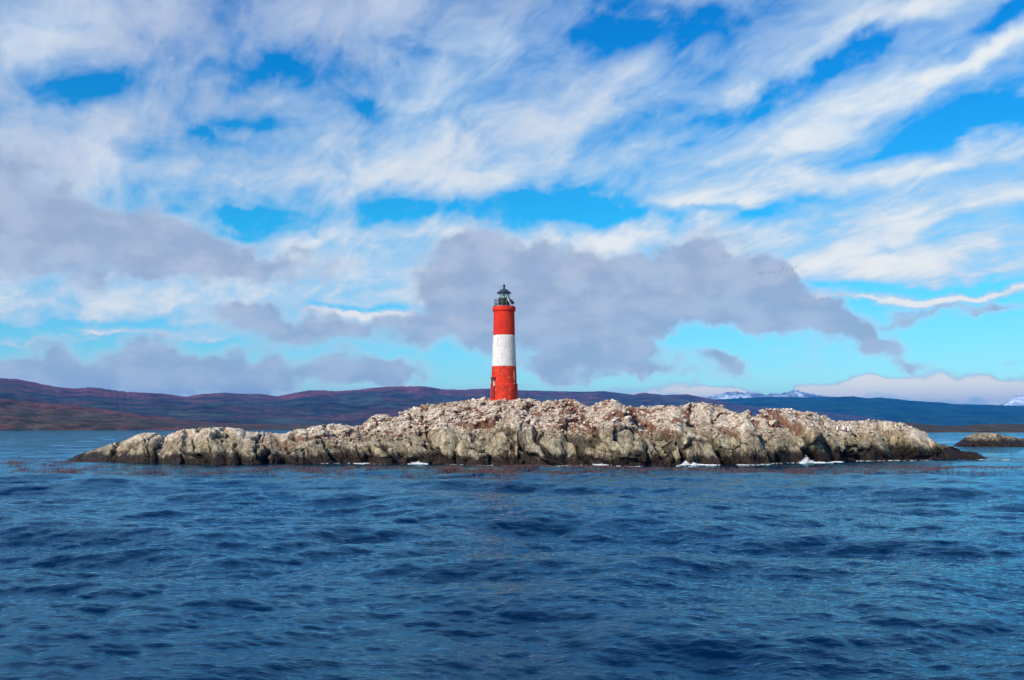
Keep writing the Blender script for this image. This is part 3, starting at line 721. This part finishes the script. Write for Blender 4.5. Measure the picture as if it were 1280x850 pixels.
# ------------------------------------------------------------------ lighthouse
LX0, _ = pdir(630, 496)
LD = float(IG[1][int(np.argmin(abs(IG[3] - 630))), 200])
LX = LX0 * LD
def zrow(py): return H + pdir(640, py)[1] * LD
SC = LD * (pdir(641, 480)[0] - pdir(640, 480)[0])       # metres per photo pixel at the tower
lh = bpy.data.objects.new("lighthouse", None); COL.objects.link(lh); lh.location = (LX, LD, zrow(500))
props(lh, 'red and white banded brick lighthouse with a black lantern standing on top of the island', 'lighthouse')
def paint(name, base, chip, old):
    m, g, b, out = pbsdf(name)
    oc = g.node('ShaderNodeTexCoord').outputs['Object']
    x, y, z = g.sep(oc)
    ang = g.math('MULTIPLY', g.math('ARCTAN2', x, g.math('MULTIPLY', y, -1.0)), 1.25)
    uv = g.comb(ang, z, 0.0)
    br = g.node('ShaderNodeTexBrick'); g.put(br.inputs['Vector'], uv)
    br.inputs['Scale'].default_value = 1.0; br.inputs['Brick Width'].default_value = 0.30; br.inputs['Row Height'].default_value = 0.105
    br.inputs['Mortar Size'].default_value = 0.014; br.inputs['Mortar Smooth'].default_value = 0.3
    br.inputs['Color1'].default_value = (0.35, 0.35, 0.35, 1); br.inputs['Color2'].default_value = (1, 1, 1, 1); br.inputs['Mortar'].default_value = (0, 0, 0, 1)
    bright = g.sep(br.outputs['Color'])[0]
    n = g.noise(oc, 1.4, 6, 0.65); nf = g.noise(oc, 7.0, 6, 0.7)
    c = g.mix(g.mapr(n, 0.35, 0.65), base, old)
    c = g.mix(1.0, c, g.mapr(bright, 0, 1, 0.86, 1.06, smooth=False), 'MULTIPLY')
    c = g.mix(1.0, c, g.mapr(nf, 0.3, 0.7, 0.84, 1.12, smooth=False), 'MULTIPLY')
    ch = g.noise(g.mapping(uv, loc=(3, 1, 0)), 3.3, 4, 0.7)
    c = g.mix(g.math('MULTIPLY', g.mapr(ch, chip[0], chip[0] + 0.04), chip[1]), c, chip[2])
    run = g.noise(g.mapping(uv, scale=(5.0, 0.5, 1)), 1.2, 4, 0.6)
    c = g.mix(g.math('MULTIPLY', g.mapr(run, 0.52, 0.68), 0.38), c, (0.20, 0.07, 0.05))
    g.put(b.inputs['Base Color'], c); b.inputs['Roughness'].default_value = 0.8; b.inputs['Specular IOR Level'].default_value = 0.25
    bp = g.node('ShaderNodeBump'); bp.inputs['Distance'].default_value = 0.03
    g.put(bp.inputs['Height'], g.math('ADD', bright, g.math('MULTIPLY', nf, 0.8)))
    g.l.new(bp.outputs[0], b.inputs['Normal'])
    return m
RED = paint("red_paint", (0.76, 0.034, 0.010), (0.66, 0.55, (0.62, 0.36, 0.26)), (0.58, 0.026, 0.012))
REDLOW = paint("weathered_red_paint", (0.76, 0.040, 0.012), (0.60, 0.6, (0.66, 0.33, 0.25)), (0.54, 0.030, 0.014))
WHITE = paint("white_paint", (0.80, 0.78, 0.75), (0.66, 0.85, (0.34, 0.25, 0.16)), (0.72, 0.70, 0.68))
BLACK = simple("black_iron", (0.014, 0.013, 0.014), 0.38, 0.3, 0.01, 6)
ROOFM = simple("lantern_roof_metal", (0.20, 0.20, 0.20), 0.30, 0.85, 0.01, 5)
STEEL = simple("grey_steel", (0.16, 0.16, 0.17), 0.45, 0.6)
BLUE = simple("blue_panel", (0.015, 0.055, 0.24), 0.25, 0.0)
PALE = simple("pale_metal", (0.72, 0.72, 0.70), 0.45, 0.2)
DOOR = simple("dark_red_door", (0.22, 0.012, 0.012), 0.55, 0.0)
DARK = simple("doorway_dark", (0.015, 0.010, 0.010), 0.8)
CREAM = simple("cream_render", (0.72, 0.55, 0.36), 0.8)
def lathe(pts, seg=56, wob=0.0, seed=0, cap=True):
    """pts: (radius, z from tower base)"""
    n = len(pts); A = np.linspace(0, 2 * pi, seg, endpoint=False)
    V = []; 
    for (r, z) in pts:
        w = 1 + wob * vnoise(np.cos(A) * 3, np.sin(A) * 3, 0 * A + z * 2.5, seed)
        V += [(float(r * ww * cos(a)), float(r * ww * sin(a)), float(z)) for a, ww in zip(A, w)]
    Fc = [(i * seg + k, i * seg + (k + 1) % seg, (i + 1) * seg + (k + 1) % seg, (i + 1) * seg + k) for i in range(n - 1) for k in range(seg)]
    if cap: Fc += [tuple(reversed(range(seg))), tuple((n - 1) * seg + k for k in range(seg))]
    return V, Fc
def lpart(name, pts, mat, seg=56, wob=0.0, seed=0, smooth=True, label=None, parent=None):
    V, Fc = lathe(pts, seg, wob, seed)
    o = finish(name, raw_mesh(name, V, Fc), mat, parent=parent or lh, smooth=False, label=label)
    if smooth:
        for p in o.data.polygons: p.use_smooth = len(p.vertices) == 4
    return o
Z0 = lh.location.z
def lz(py): return zrow(py) - Z0
def band(y0, y1, w0, w1, n=26):
    return [(SC * (w0 + (w1 - w0) * t) / 2, lz(y0 + (y1 - y0) * t)) for t in np.linspace(0, 1, n)]
lpart("base_course", band(516, 480.4, 35.0, 34.0, 20) + [(SC * 33.2 / 2, lz(479.8))], REDLOW, wob=0.012, seed=1, label='wider weathered red base of the tower')
lpart("lower_red_band", band(480.2, 458.3, 32.0, 30.6), REDLOW, wob=0.012, seed=2, label='lower red painted band')
lpart("white_band", band(458.3, 419.4, 30.7, 27.5, 40), WHITE, wob=0.010, seed=3, label='white painted middle band with chipped paint')
lpart("upper_red_band", band(419.4, 389.0, 27.4, 26.2, 30), RED, wob=0.012, seed=4, label='upper red painted band')
lpart("cornice", [(SC * 13.2, lz(389.8)), (SC * 14.3, lz(389.0)), (SC * 14.5, lz(388.2)), (SC * 14.5, lz(384.6)), (SC * 14.2, lz(383.7)), (SC * 13.4, lz(383.5))], RED, wob=0.012, seed=5)
lpart("gallery_floor", [(SC * 13.3, lz(383.6)), (SC * 13.3, lz(383.0)), (SC * 12.9, lz(382.9))], STEEL)
lpart("lantern_base", [(SC * 7.5, lz(383.0)), (SC * 7.5, lz(381.8)), (SC * 7.25, lz(381.6)), (SC * 7.25, lz(373.8)), (SC * 7.7, lz(373.6)), (SC * 7.7, lz(372.9)), (SC * 7.2, lz(372.8))], BLACK, 24, smooth=False)
hat = bpy.data.objects.new  # shorthand kept local
def box(bm, c, s, M=None):
    r = bmesh.ops.create_cube(bm, size=1.0)
    for v in r['verts']:
        v.co = Vector((v.co.x * s[0], v.co.y * s[1], v.co.z * s[2]))
        if M is not None: v.co = M @ v.co
        v.co += Vector(c)
def tube(bm, a, b, r, seg=8):
    a = Vector(a); b = Vector(b); d = b - a; q = d.to_track_quat('Z', 'Y')
    ra = [bm.verts.new(a + q @ Vector((r * cos(t), r * sin(t), 0))) for t in [2 * pi * k / seg for k in range(seg)]]
    rb = [bm.verts.new(b + q @ Vector((r * cos(t), r * sin(t), 0))) for t in [2 * pi * k / seg for k in range(seg)]]
    for k in range(seg): bm.faces.new((ra[k], ra[(k + 1) % seg], rb[(k + 1) % seg], rb[k]))
    bm.faces.new(ra[::-1]); bm.faces.new(rb)
def ring(bm, R, z, r, seg=40, c=6):
    rows = []
    for k in range(seg):
        a = 2 * pi * k / seg
        rows.append([bm.verts.new(((R + r * cos(t)) * cos(a), (R + r * cos(t)) * sin(a), z + r * sin(t))) for t in [2 * pi * j / c for j in range(c)]])
    for k in range(seg):
        for j in range(c): bm.faces.new((rows[k][j], rows[(k + 1) % seg][j], rows[(k + 1) % seg][(j + 1) % c], rows[k][(j + 1) % c]))
def glass_mat():
    m = bpy.data.materials.new("lantern_glass"); m.use_nodes = True; g = NG(m.node_tree)
    out = g.node('ShaderNodeOutputMaterial'); gl = g.node('ShaderNodeBsdfGlossy'); tr = g.node('ShaderNodeBsdfTransparent'); mx = g.node('ShaderNodeMixShader')
    gl.inputs['Roughness'].default_value = 0.03; tr.inputs['Color'].default_value = (0.82, 0.93, 0.90, 1)
    fr = g.node('ShaderNodeFresnel'); fr.inputs['IOR'].default_value = 1.5
    g.l.new(fr.outputs[0], mx.inputs[0]); g.l.new(tr.outputs[0], mx.inputs[1]); g.l.new(gl.outputs[0], mx.inputs[2]); g.l.new(mx.outputs[0], out.inputs[0])
    return m
GLASS = glass_mat()
LENS = simple("lens_glass", (0.72, 0.78, 0.55), 0.35, 0.0, 0.0)
GR = SC * 6.6
NP = 10
def pane_mesh():
    a = pi / NP * 0.96
    z0, z1 = lz(372.7), lz(366.2); V = []
    for r in (GR, GR - 0.012):
        V += [(r * cos(-a), r * sin(-a), z0), (r * cos(a), r * sin(a), z0), (r * cos(a), r * sin(a), z1), (r * cos(-a), r * sin(-a), z1)]
    Fc = [(0, 1, 2, 3), (7, 6, 5, 4), (0, 4, 5, 1), (1, 5, 6, 2), (2, 6, 7, 3), (3, 7, 4, 0)]
    me = raw_mesh("pane", V, Fc); me.materials.append(GLASS); return me
pm = pane_mesh()
bmb = bmesh.new(); tube(bmb, (GR + .002, 0, lz(372.7)), (GR + .002, 0, lz(366.2)), 0.022, 6); barm = bm_mesh("glazing_bar", bmb); barm.materials.append(PALE)
for k in range(NP):
    a = 2 * pi * (k + .5) / NP
    for nm, me, aa in (("pane", pm, a), ("glazing_bar", barm, a + pi / NP)):
        o = bpy.data.objects.new(nm, me); COL.objects.link(o); o.parent = lh; o.rotation_euler = (0, 0, aa)
lens_pts = [(SC * r, lz(y)) for r, y in ((1.2, 372.7), (3.0, 372.4), (3.3, 371.3), (3.0, 371.0), (3.5, 370.2), (3.1, 369.8), (3.5, 369.2), (3.1, 368.7), (3.3, 368.0), (2.8, 367.4), (1.4, 366.8))]
lpart("lens", lens_pts, LENS, 24)
roof = lpart("lantern_roof", [(SC * 8.9, lz(366.4)), (SC * 9.0, lz(365.9)), (SC * 7.6, lz(364.9)), (SC * 5.8, lz(363.3)), (SC * 4.0, lz(361.9)), (SC * 2.0, lz(361.0)), (SC * 1.2, lz(360.8))], ROOFM, 20, smooth=False)
lpart("roof_rim", [(SC * 8.3, lz(366.9)), (SC * 9.25, lz(366.7)), (SC * 9.25, lz(366.1)), (SC * 8.9, lz(365.9))], BLACK, 32)
lpart("finial", [(SC * 1.3, lz(361.1)), (SC * 1.0, lz(360.2)), (SC * 0.95, lz(359.2)), (SC * 1.5, lz(358.5)), (SC * 1.7, lz(357.6)), (SC * 1.35, lz(356.5)), (SC * 0.5, lz(355.8)), (SC * 0.12, lz(355.0)), (SC * 0.1, lz(354.2))], BLACK, 18)
# gallery railing
RR = SC * 12.3
bmp = bmesh.new(); tube(bmp, (RR, 0, lz(383.0)), (RR, 0, lz(374.8)), 0.022, 6); postm = bm_mesh("railing_post", bmp); postm.materials.append(STEEL)
for k in range(12):
    o = bpy.data.objects.new("railing_post", postm); COL.objects.link(o); o.parent = lh; o.rotation_euler = (0, 0, 2 * pi * (k + .5) / 12)
bmr = bmesh.new(); ring(bmr, RR, lz(374.8), 0.020); rm = bm_mesh("handrail", bmr); rm.materials.append(STEEL)
for k in range(2):
    o = bpy.data.objects.new("handrail", rm); COL.objects.link(o); o.parent = lh; o.location = (0, 0, -k * SC * 3.6)
# solar panel on the right, facing the light, on a pale strut
def sub(name, bm, mat, parent=lh, label=None):
    me = bm_mesh(name, bm); return finish(name, me, mat, parent=parent, smooth=False, label=label)
Mp = Matrix.Rotation(radians(44), 3, 'Y') @ Matrix.Rotation(radians(-38), 3, 'X')
b_ = bmesh.new(); box(b_, (SC * 9.6, -SC * 6.5, lz(377.4)), (SC * 8.4, SC * 6, 0.04), Mp); sp = sub("solar_panel", b_, BLUE, label='blue solar panel tilted on the right of the gallery')
b_ = bmesh.new()
for dy in (-3.05, 3.05):
    box(b_, Vector((SC * 9.6, -SC * 6.5, lz(377.4))) + Mp @ Vector((0, SC * dy, 0)), (SC * 8.7, 0.03, 0.06), Mp)
for dx in (-4.25, 4.25):
    box(b_, Vector((SC * 9.6, -SC * 6.5, lz(377.4))) + Mp @ Vector((SC * dx, 0, 0)), (0.03, SC * 5.9, 0.055), Mp)
sub("panel_frame", b_, PALE, sp)
b_ = bmesh.new(); tube(b_, (SC * 4.2, -SC * 7.3, lz(373.6)), (SC * 8.0, -SC * 8.4, lz(380.5)), 0.06); sub("panel_strut", b_, PALE); b_ = bmesh.new(); tube(b_, (SC * 11.5, -SC * 4.5, lz(383)), (SC * 11.2, -SC * 5, lz(378.5)), 0.03); sub("panel_strut", b_, PALE)
b_ = bmesh.new(); Mq = Matrix.Rotation(radians(-35), 3, 'Y')
box(b_, (-SC * 10.0, -SC * 4.0, lz(381.6)), (SC * 3.2, SC * 4, 0.05), Mq); box(b_, (-SC * 10.6, -SC * 4.0, lz(382.5)), (SC * 1.0, SC * 2, SC * 1.0)); sub("battery_box", b_, BLACK, label='small dark tilted box on the left of the gallery')
b_ = bmesh.new(); tube(b_, (-SC * 12.0, -SC * 2, lz(375.2)), (-SC * 9.5, -SC * 4, lz(376.2)), 0.05); sub("lamp_bracket", b_, STEEL); b_ = bmesh.new(); tube(b_, (-SC * 12.2, -SC * 2, lz(379.6)), (-SC * 9.8, -SC * 4, lz(380.4)), 0.05); sub("lamp_bracket", b_, STEEL)
# doorway on the left flank: projecting jambs, recessed door, cream strip
def wall_pt(ang_deg, r, z):
    a = radians(ang_deg); return Vector((r * cos(a), r * sin(a), z))
AD = 219
rb = SC * 16.5
Rz = Matrix.Rotation(radians(AD), 3, 'Z')
def dbox(bm, r, t, z0, z1, dr, dt):
    c = Rz @ Vector((r, t, (z0 + z1) / 2)); box(bm, c, (dr, dt, z1 - z0), Rz)
b_ = bmesh.new(); dbox(b_, rb - 0.02, 0, lz(498.5), lz(474), 0.30, 0.46); dj = sub("doorway", b_, DOOR, label='dark red recessed doorway on the left side of the base')
b_ = bmesh.new(); dbox(b_, rb + 0.02, 0, lz(474.0) + .003, lz(472.4), 0.32, 0.50); sub("lintel", b_, DARK, dj)
b_ = bmesh.new(); dbox(b_, rb + 0.07, 0.22, lz(483.2), lz(477), 0.18, 0.09); sub("door_plate", b_, CREAM, dj)
b_ = bmesh.new()
box(b_, wall_pt(-38, SC * 16.15, lz(470)), (0.03, 0.09, SC * 12), Matrix.Rotation(radians(-38), 3, 'Z') @ Matrix.Rotation(radians(-2.2), 3, 'Y'))
box(b_, wall_pt(-38, SC * 16.6, lz(480.2)), (0.04, 0.14, SC * 2.6), Matrix.Rotation(radians(-38), 3, 'Z')); sub("wall_conduit", b_, simple("faded_pink", (0.72, 0.30, 0.24), 0.7), label='faded pink strip running down the right of the base')

# ------------------------------------------------------------------ seabirds
BW = simple("bird_white", (0.80, 0.80, 0.78), 0.7); BD = simple("bird_black", (0.02, 0.02, 0.025), 0.5)
def standing_bird(px, rowz, label, turn):
    i = int(np.argmin(abs(IG[3] - px)))
    X, Y, Z = IG[0][i], IG[1][i], IG[2][i]
    want = pdir(640, rowz)[1]
    el = (Z - H) / Y
    j = int(np.argmin(abs(el[:200] - want) + 0.0))
    t = bpy.data.objects.new("seabird", None); COL.objects.link(t); t.location = (X[j], Y[j] - 0.05, Z[j] + 0.02); t.rotation_euler = (0, 0, turn)
    props(t, label, 'seabird', 'seabirds standing on the rock')
    def lat(name, pts, mat, off=(0, 0, 0), sy=1.0):
        V, Fc = lathe(pts, 12); V = [(v[0] + off[0], v[1] * sy + off[1], v[2]) for v in V]
        return finish(name, raw_mesh(name, V, Fc), mat, parent=t)
    lat("body", [(0.03, 0.05), (0.10, 0.10), (0.125, 0.2), (0.11, 0.32), (0.06, 0.42), (0.045, 0.52), (0.05, 0.56)], BW)
    lat("back", [(0.02, 0.03), (0.09, 0.10), (0.12, 0.2), (0.11, 0.33), (0.055, 0.44), (0.04, 0.54)], BD, (0, 0.035, 0))
    b_ = bmesh.new(); bmesh.ops.create_uvsphere(b_, u_segments=10, v_segments=8, radius=0.055)
    for v in b_.verts: v.co = Vector((v.co.x, v.co.y * 1.2, v.co.z + 0.59))
    tube(b_, (0, -0.05, 0.59), (0, -0.15, 0.60), 0.012, 6); finish("head", bm_mesh("head", b_), BD, parent=t)
    for s in (-1, 1):
        b_ = bmesh.new(); box(b_, (s * 0.115, 0.02, 0.26), (0.035, 0.11, 0.26)); finish("wing", bm_mesh("wing", b_), BD, parent=t, smooth=False)
        b_ = bmesh.new(); tube(b_, (s * 0.04, 0, 0.0), (s * 0.04, 0, 0.09), 0.012, 6); box(b_, (s * 0.04, -0.03, 0.005), (0.04, 0.09, 0.012)); finish("leg", bm_mesh("leg", b_), BD, parent=t, smooth=False)
standing_bird(1049, 540, 'white breasted seabird on the rock ledge, leftmost of three below the crest', 0.2)
standing_bird(1055, 539, 'white breasted seabird on the rock ledge, middle one of three below the crest', -0.3)
standing_bird(1061, 540.5, 'white breasted seabird on the rock ledge, rightmost of three below the crest', 0.5)
GULL = simple("flying_bird", (0.035, 0.04, 0.05), 0.6)
def flock():
    rr = random.Random(11)
    pts = [(949.5, 342.5), (957, 339), (962, 340.5), (968, 341), (974, 338.5), (975, 341), (962.5, 338), (977.5, 333.5), (979, 335), (978, 337), (981, 336), (983.5, 338), (987.5, 331.5), (990, 334), (991, 336.5), (994, 334.5), (996.5, 331.5), (995, 333), (1003.5, 340), (1005, 336.5), (1008, 338), (953, 341), (1000, 335)]
    def mesh(flap, kind):
        s = 0.62
        if kind == 0:
            V = [(0, -.32, .02), (.05, 0, .04), (0, .34, 0), (-.05, 0, .04), (0, 0, -.05)]
            return raw_mesh("body", V, [(0, 1, 3), (1, 2, 3), (0, 4, 1), (1, 4, 2), (2, 4, 3), (3, 4, 0)])
        V = [(.03, -.13, .02), (.03, .10, .02), (.32, -.12, .02 + flap * .5), (.30, .07, .01 + flap * .5), (s, .06, flap), (.03, -.02, .05), (.31, -.03, .05 + flap * .5)]
        return raw_mesh("wing", V, [(0, 2, 6, 5), (5, 6, 3, 1), (2, 4, 6), (6, 4, 3), (0, 1, 3, 2), (2, 3, 4)])
    bodies = mesh(0, 0); bodies.materials.append(GULL)
    wings = [mesh(f, 1) for f in (0.35, 0.12, -0.18)]
    for w in wings: w.materials.append(GULL)
    for k, (px, py) in enumerate(pts):
        D = 320 + rr.uniform(-18, 18); X, Zr = pdir(px, py)
        t = bpy.data.objects.new("flying_bird", None); COL.objects.link(t); t.location = (X * D, D, H + Zr * D); t.scale = (0.7, 0.7, 0.7)
        t.rotation_euler = (rr.uniform(-.3, .3), rr.uniform(-.7, .7), rr.uniform(0.8, 2.0))
        props(t, 'tiny dark seabird flying in a loose flock beside the big grey cloud', 'seabird', 'birds flying in the flock right of the grey cloud')
        o = bpy.data.objects.new("body", bodies); COL.objects.link(o); o.parent = t
        w = wings[k % 3]
        for s in (1, -1):
            o = bpy.data.objects.new("wing", w); COL.objects.link(o); o.parent = t; o.scale = (s, 1, 1)
flock()

# ------------------------------------------------------------------ kelp and foam
def kelp():
    rr = np.random.RandomState(5); V = []; Fc = []; b = 0
    n = 0
    bands = [(20, 1270, 583, 592, 3800), (560, 760, 584, 593, 1500), (10, 110, 575, 584, 420), (330, 1060, 586, 600, 500), (1060, 1280, 578, 592, 500), (1180, 1280, 566, 580, 160)]
    for (x0, x1, y0, y1, cnt) in bands:
        px = rr.uniform(x0, x1, cnt * 3); py = np.clip(rr.normal((y0 + y1) / 2, (y1 - y0) / 4, cnt * 3), y0 - 2, y1 + 4)
        dens = vnoise(px / 34.0, (py - 580) / 2.6, 0 * px, 3) + 0.5 * vnoise(px / 9.0, (py - 580) / 1.1, 0 * px, 8)
        keep = np.argsort(-dens + rr.normal(0, .12, len(px)))[:cnt]
        for k in keep:
            X, Zr = pdir(px[k], py[k]); D = -H / Zr
            for s in range(rr.randint(1, 4)):
                cx = X * D + rr.normal(0, .25); cy = D + rr.normal(0, .4)
                wx, wy, wz = wave(np.array([cx]), np.array([cy])); z = float(wz[0]) + rr.uniform(0.0, 0.05)
                a = rr.uniform(0, pi); L = rr.uniform(.08, .30); w = rr.uniform(.02, .05)
                dx, dy = cos(a) * L, sin(a) * L; ux, uy = -sin(a) * w, cos(a) * w
                lift = rr.uniform(.0, .09)
                cx, cy = float(wx[0]), float(wy[0])
                V += [(cx - dx, cy - dy, z - .02), (cx + ux, cy + uy, z + lift), (cx + dx, cy + dy, z + lift * .3), (cx - ux, cy - uy, z + lift * .8 + .01)]
                Fc += [(b, b + 1, b + 3), (b + 1, b + 2, b + 3)]; b += 4
    me = raw_mesh("kelp", V, Fc)
    finish("kelp", me, simple("kelp_brown", (0.12, 0.045, 0.022), 0.45, 0, 0, 1.5, 0.45), kind='stuff', label='floating red brown kelp fronds scattered on the water before the island')
kelp()
def foam():
    rr = np.random.RandomState(8); V = []; Fc = []; b = 0
    tmpl = bmesh.new(); bmesh.ops.create_icosphere(tmpl, subdivisions=1, radius=1.0)
    tv = np.array([v.co for v in tmpl.verts]); tf = [tuple(v.index for v in f.verts) for f in tmpl.faces]; tmpl.free()
    def blob(x, y, z, s, flat):
        nonlocal b
        sc = np.array([s * rr.uniform(.8, 1.6), s * rr.uniform(.8, 1.4), s * flat])
        vv = tv * sc * rr.uniform(.75, 1.25, (len(tv), 1)) + np.array([x, y, z])
        V.extend(vv.tolist()); Fc.extend([tuple(a + b for a in f) for f in tf]); b += len(tv)
    # thin wash along the foot of the rock: (x0, x1, rows below the waterline, amount)
    for (x0, x1, cnt, th) in ((395, 420, 60, .05), (440, 480, 260, .07), (515, 530, 150, .14), (600, 612, 40, .05), (636, 662, 120, .05), (700, 748, 420, .08), (752, 800, 150, .05), (925, 960, 130, .05), (1004, 1050, 520, .10), (1075, 1108, 160, .06), (1112, 1128, 90, .08), (1228, 1262, 60, .05), (850, 890, 260, .07), (560, 575, 30, .04), (960, 1000, 60, .05), (1130, 1160, 50, .05)):
        for k in range(int(cnt * 1.6)):
            px = rr.uniform(x0 - 4, x1 + 4)
            if vnoise(np.array([px / 5.0]), np.array([0.3]), np.array([0.7]), 77)[0] < rr.normal(-0.04, .16): continue
            i = int(np.argmin(abs(IG[3] - px)))
            col = IG[2][i, :200]; jj = int(np.argmax(col > 0.05)); yr = IG[1][i, jj]
            D = yr - abs(rr.normal(0, .8)) + 0.1; X = pdir(px, 578)[0]
            wx, wyv, wz = wave(np.array([X * D]), np.array([D]))
            blob(float(wx[0]), float(wyv[0]), float(wz[0]) + .01, rr.uniform(.025, .13), rr.uniform(.10, .35) * th * 5)
    # two bursts of spray
    for (cx, w, hgt, cnt, skew) in ((861, 2.4, 0.95, 900, .5), (1008, 2.2, 0.75, 700, .5), (521, 0.6, .32, 110, .2), (746, 1.0, .25, 120, -.2)):
        i = int(np.argmin(abs(IG[3] - cx))); jj = int(np.argmax(IG[2][i, :200] > 0.05)); D0 = IG[1][i, jj] - 0.5; X0 = pdir(cx, 578)[0] * D0
        for k in range(cnt):
            u = rr.rand() ** 1.5; zz = hgt * u
            x = X0 + rr.normal(0, .20) - u * skew * .5 + (1 - u) ** 2 * rr.uniform(-.25, 1) * w
            lobe = 0.55 + 0.9 * float(vnoise(np.array([x * 2.3]), np.array([cx * 1.0]), np.array([.5]), 5)[0])
            zc_ = max(0.0, lobe) * zz * np.exp(-abs(x - X0) * (0.9 if x > X0 else 1.6)) * rr.uniform(.4, 1.15)
            blob(x, D0 + rr.normal(0, .15), zc_ + .03, rr.uniform(.010, .055) * (1 - .6 * u), 1.0)
    me = raw_mesh("sea_foam", V, Fc)
    m, g, bb, out = pbsdf("foam"); bb.inputs['Base Color'].default_value = (0.82, 0.85, 0.87, 1); bb.inputs['Roughness'].default_value = 0.9
    finish("sea_foam", me, m, kind='stuff', label='white foam and spray where waves break on the foot of the island')
foam()

# ------------------------------------------------------------------ air
def haze():
    b_ = bmesh.new(); box(b_, (0, 9500, 324), (46000, 27000, 652)); me = bm_mesh("haze", b_)
    m = bpy.data.materials.new("haze_air"); m.use_nodes = True; g = NG(m.node_tree)
    out = g.node('ShaderNodeOutputMaterial'); v = g.node('ShaderNodeVolumePrincipled')
    v.inputs['Color'].default_value = (0.01, 0.34, 1.0, 1); v.inputs['Density'].default_value = 0.00006; v.inputs['Anisotropy'].default_value = 0.0
    g.l.new(v.outputs[0], out.inputs['Volume'])
    finish("haze", me, m, kind='stuff', smooth=False, label='thin blue haze over the sea and hills')
haze()
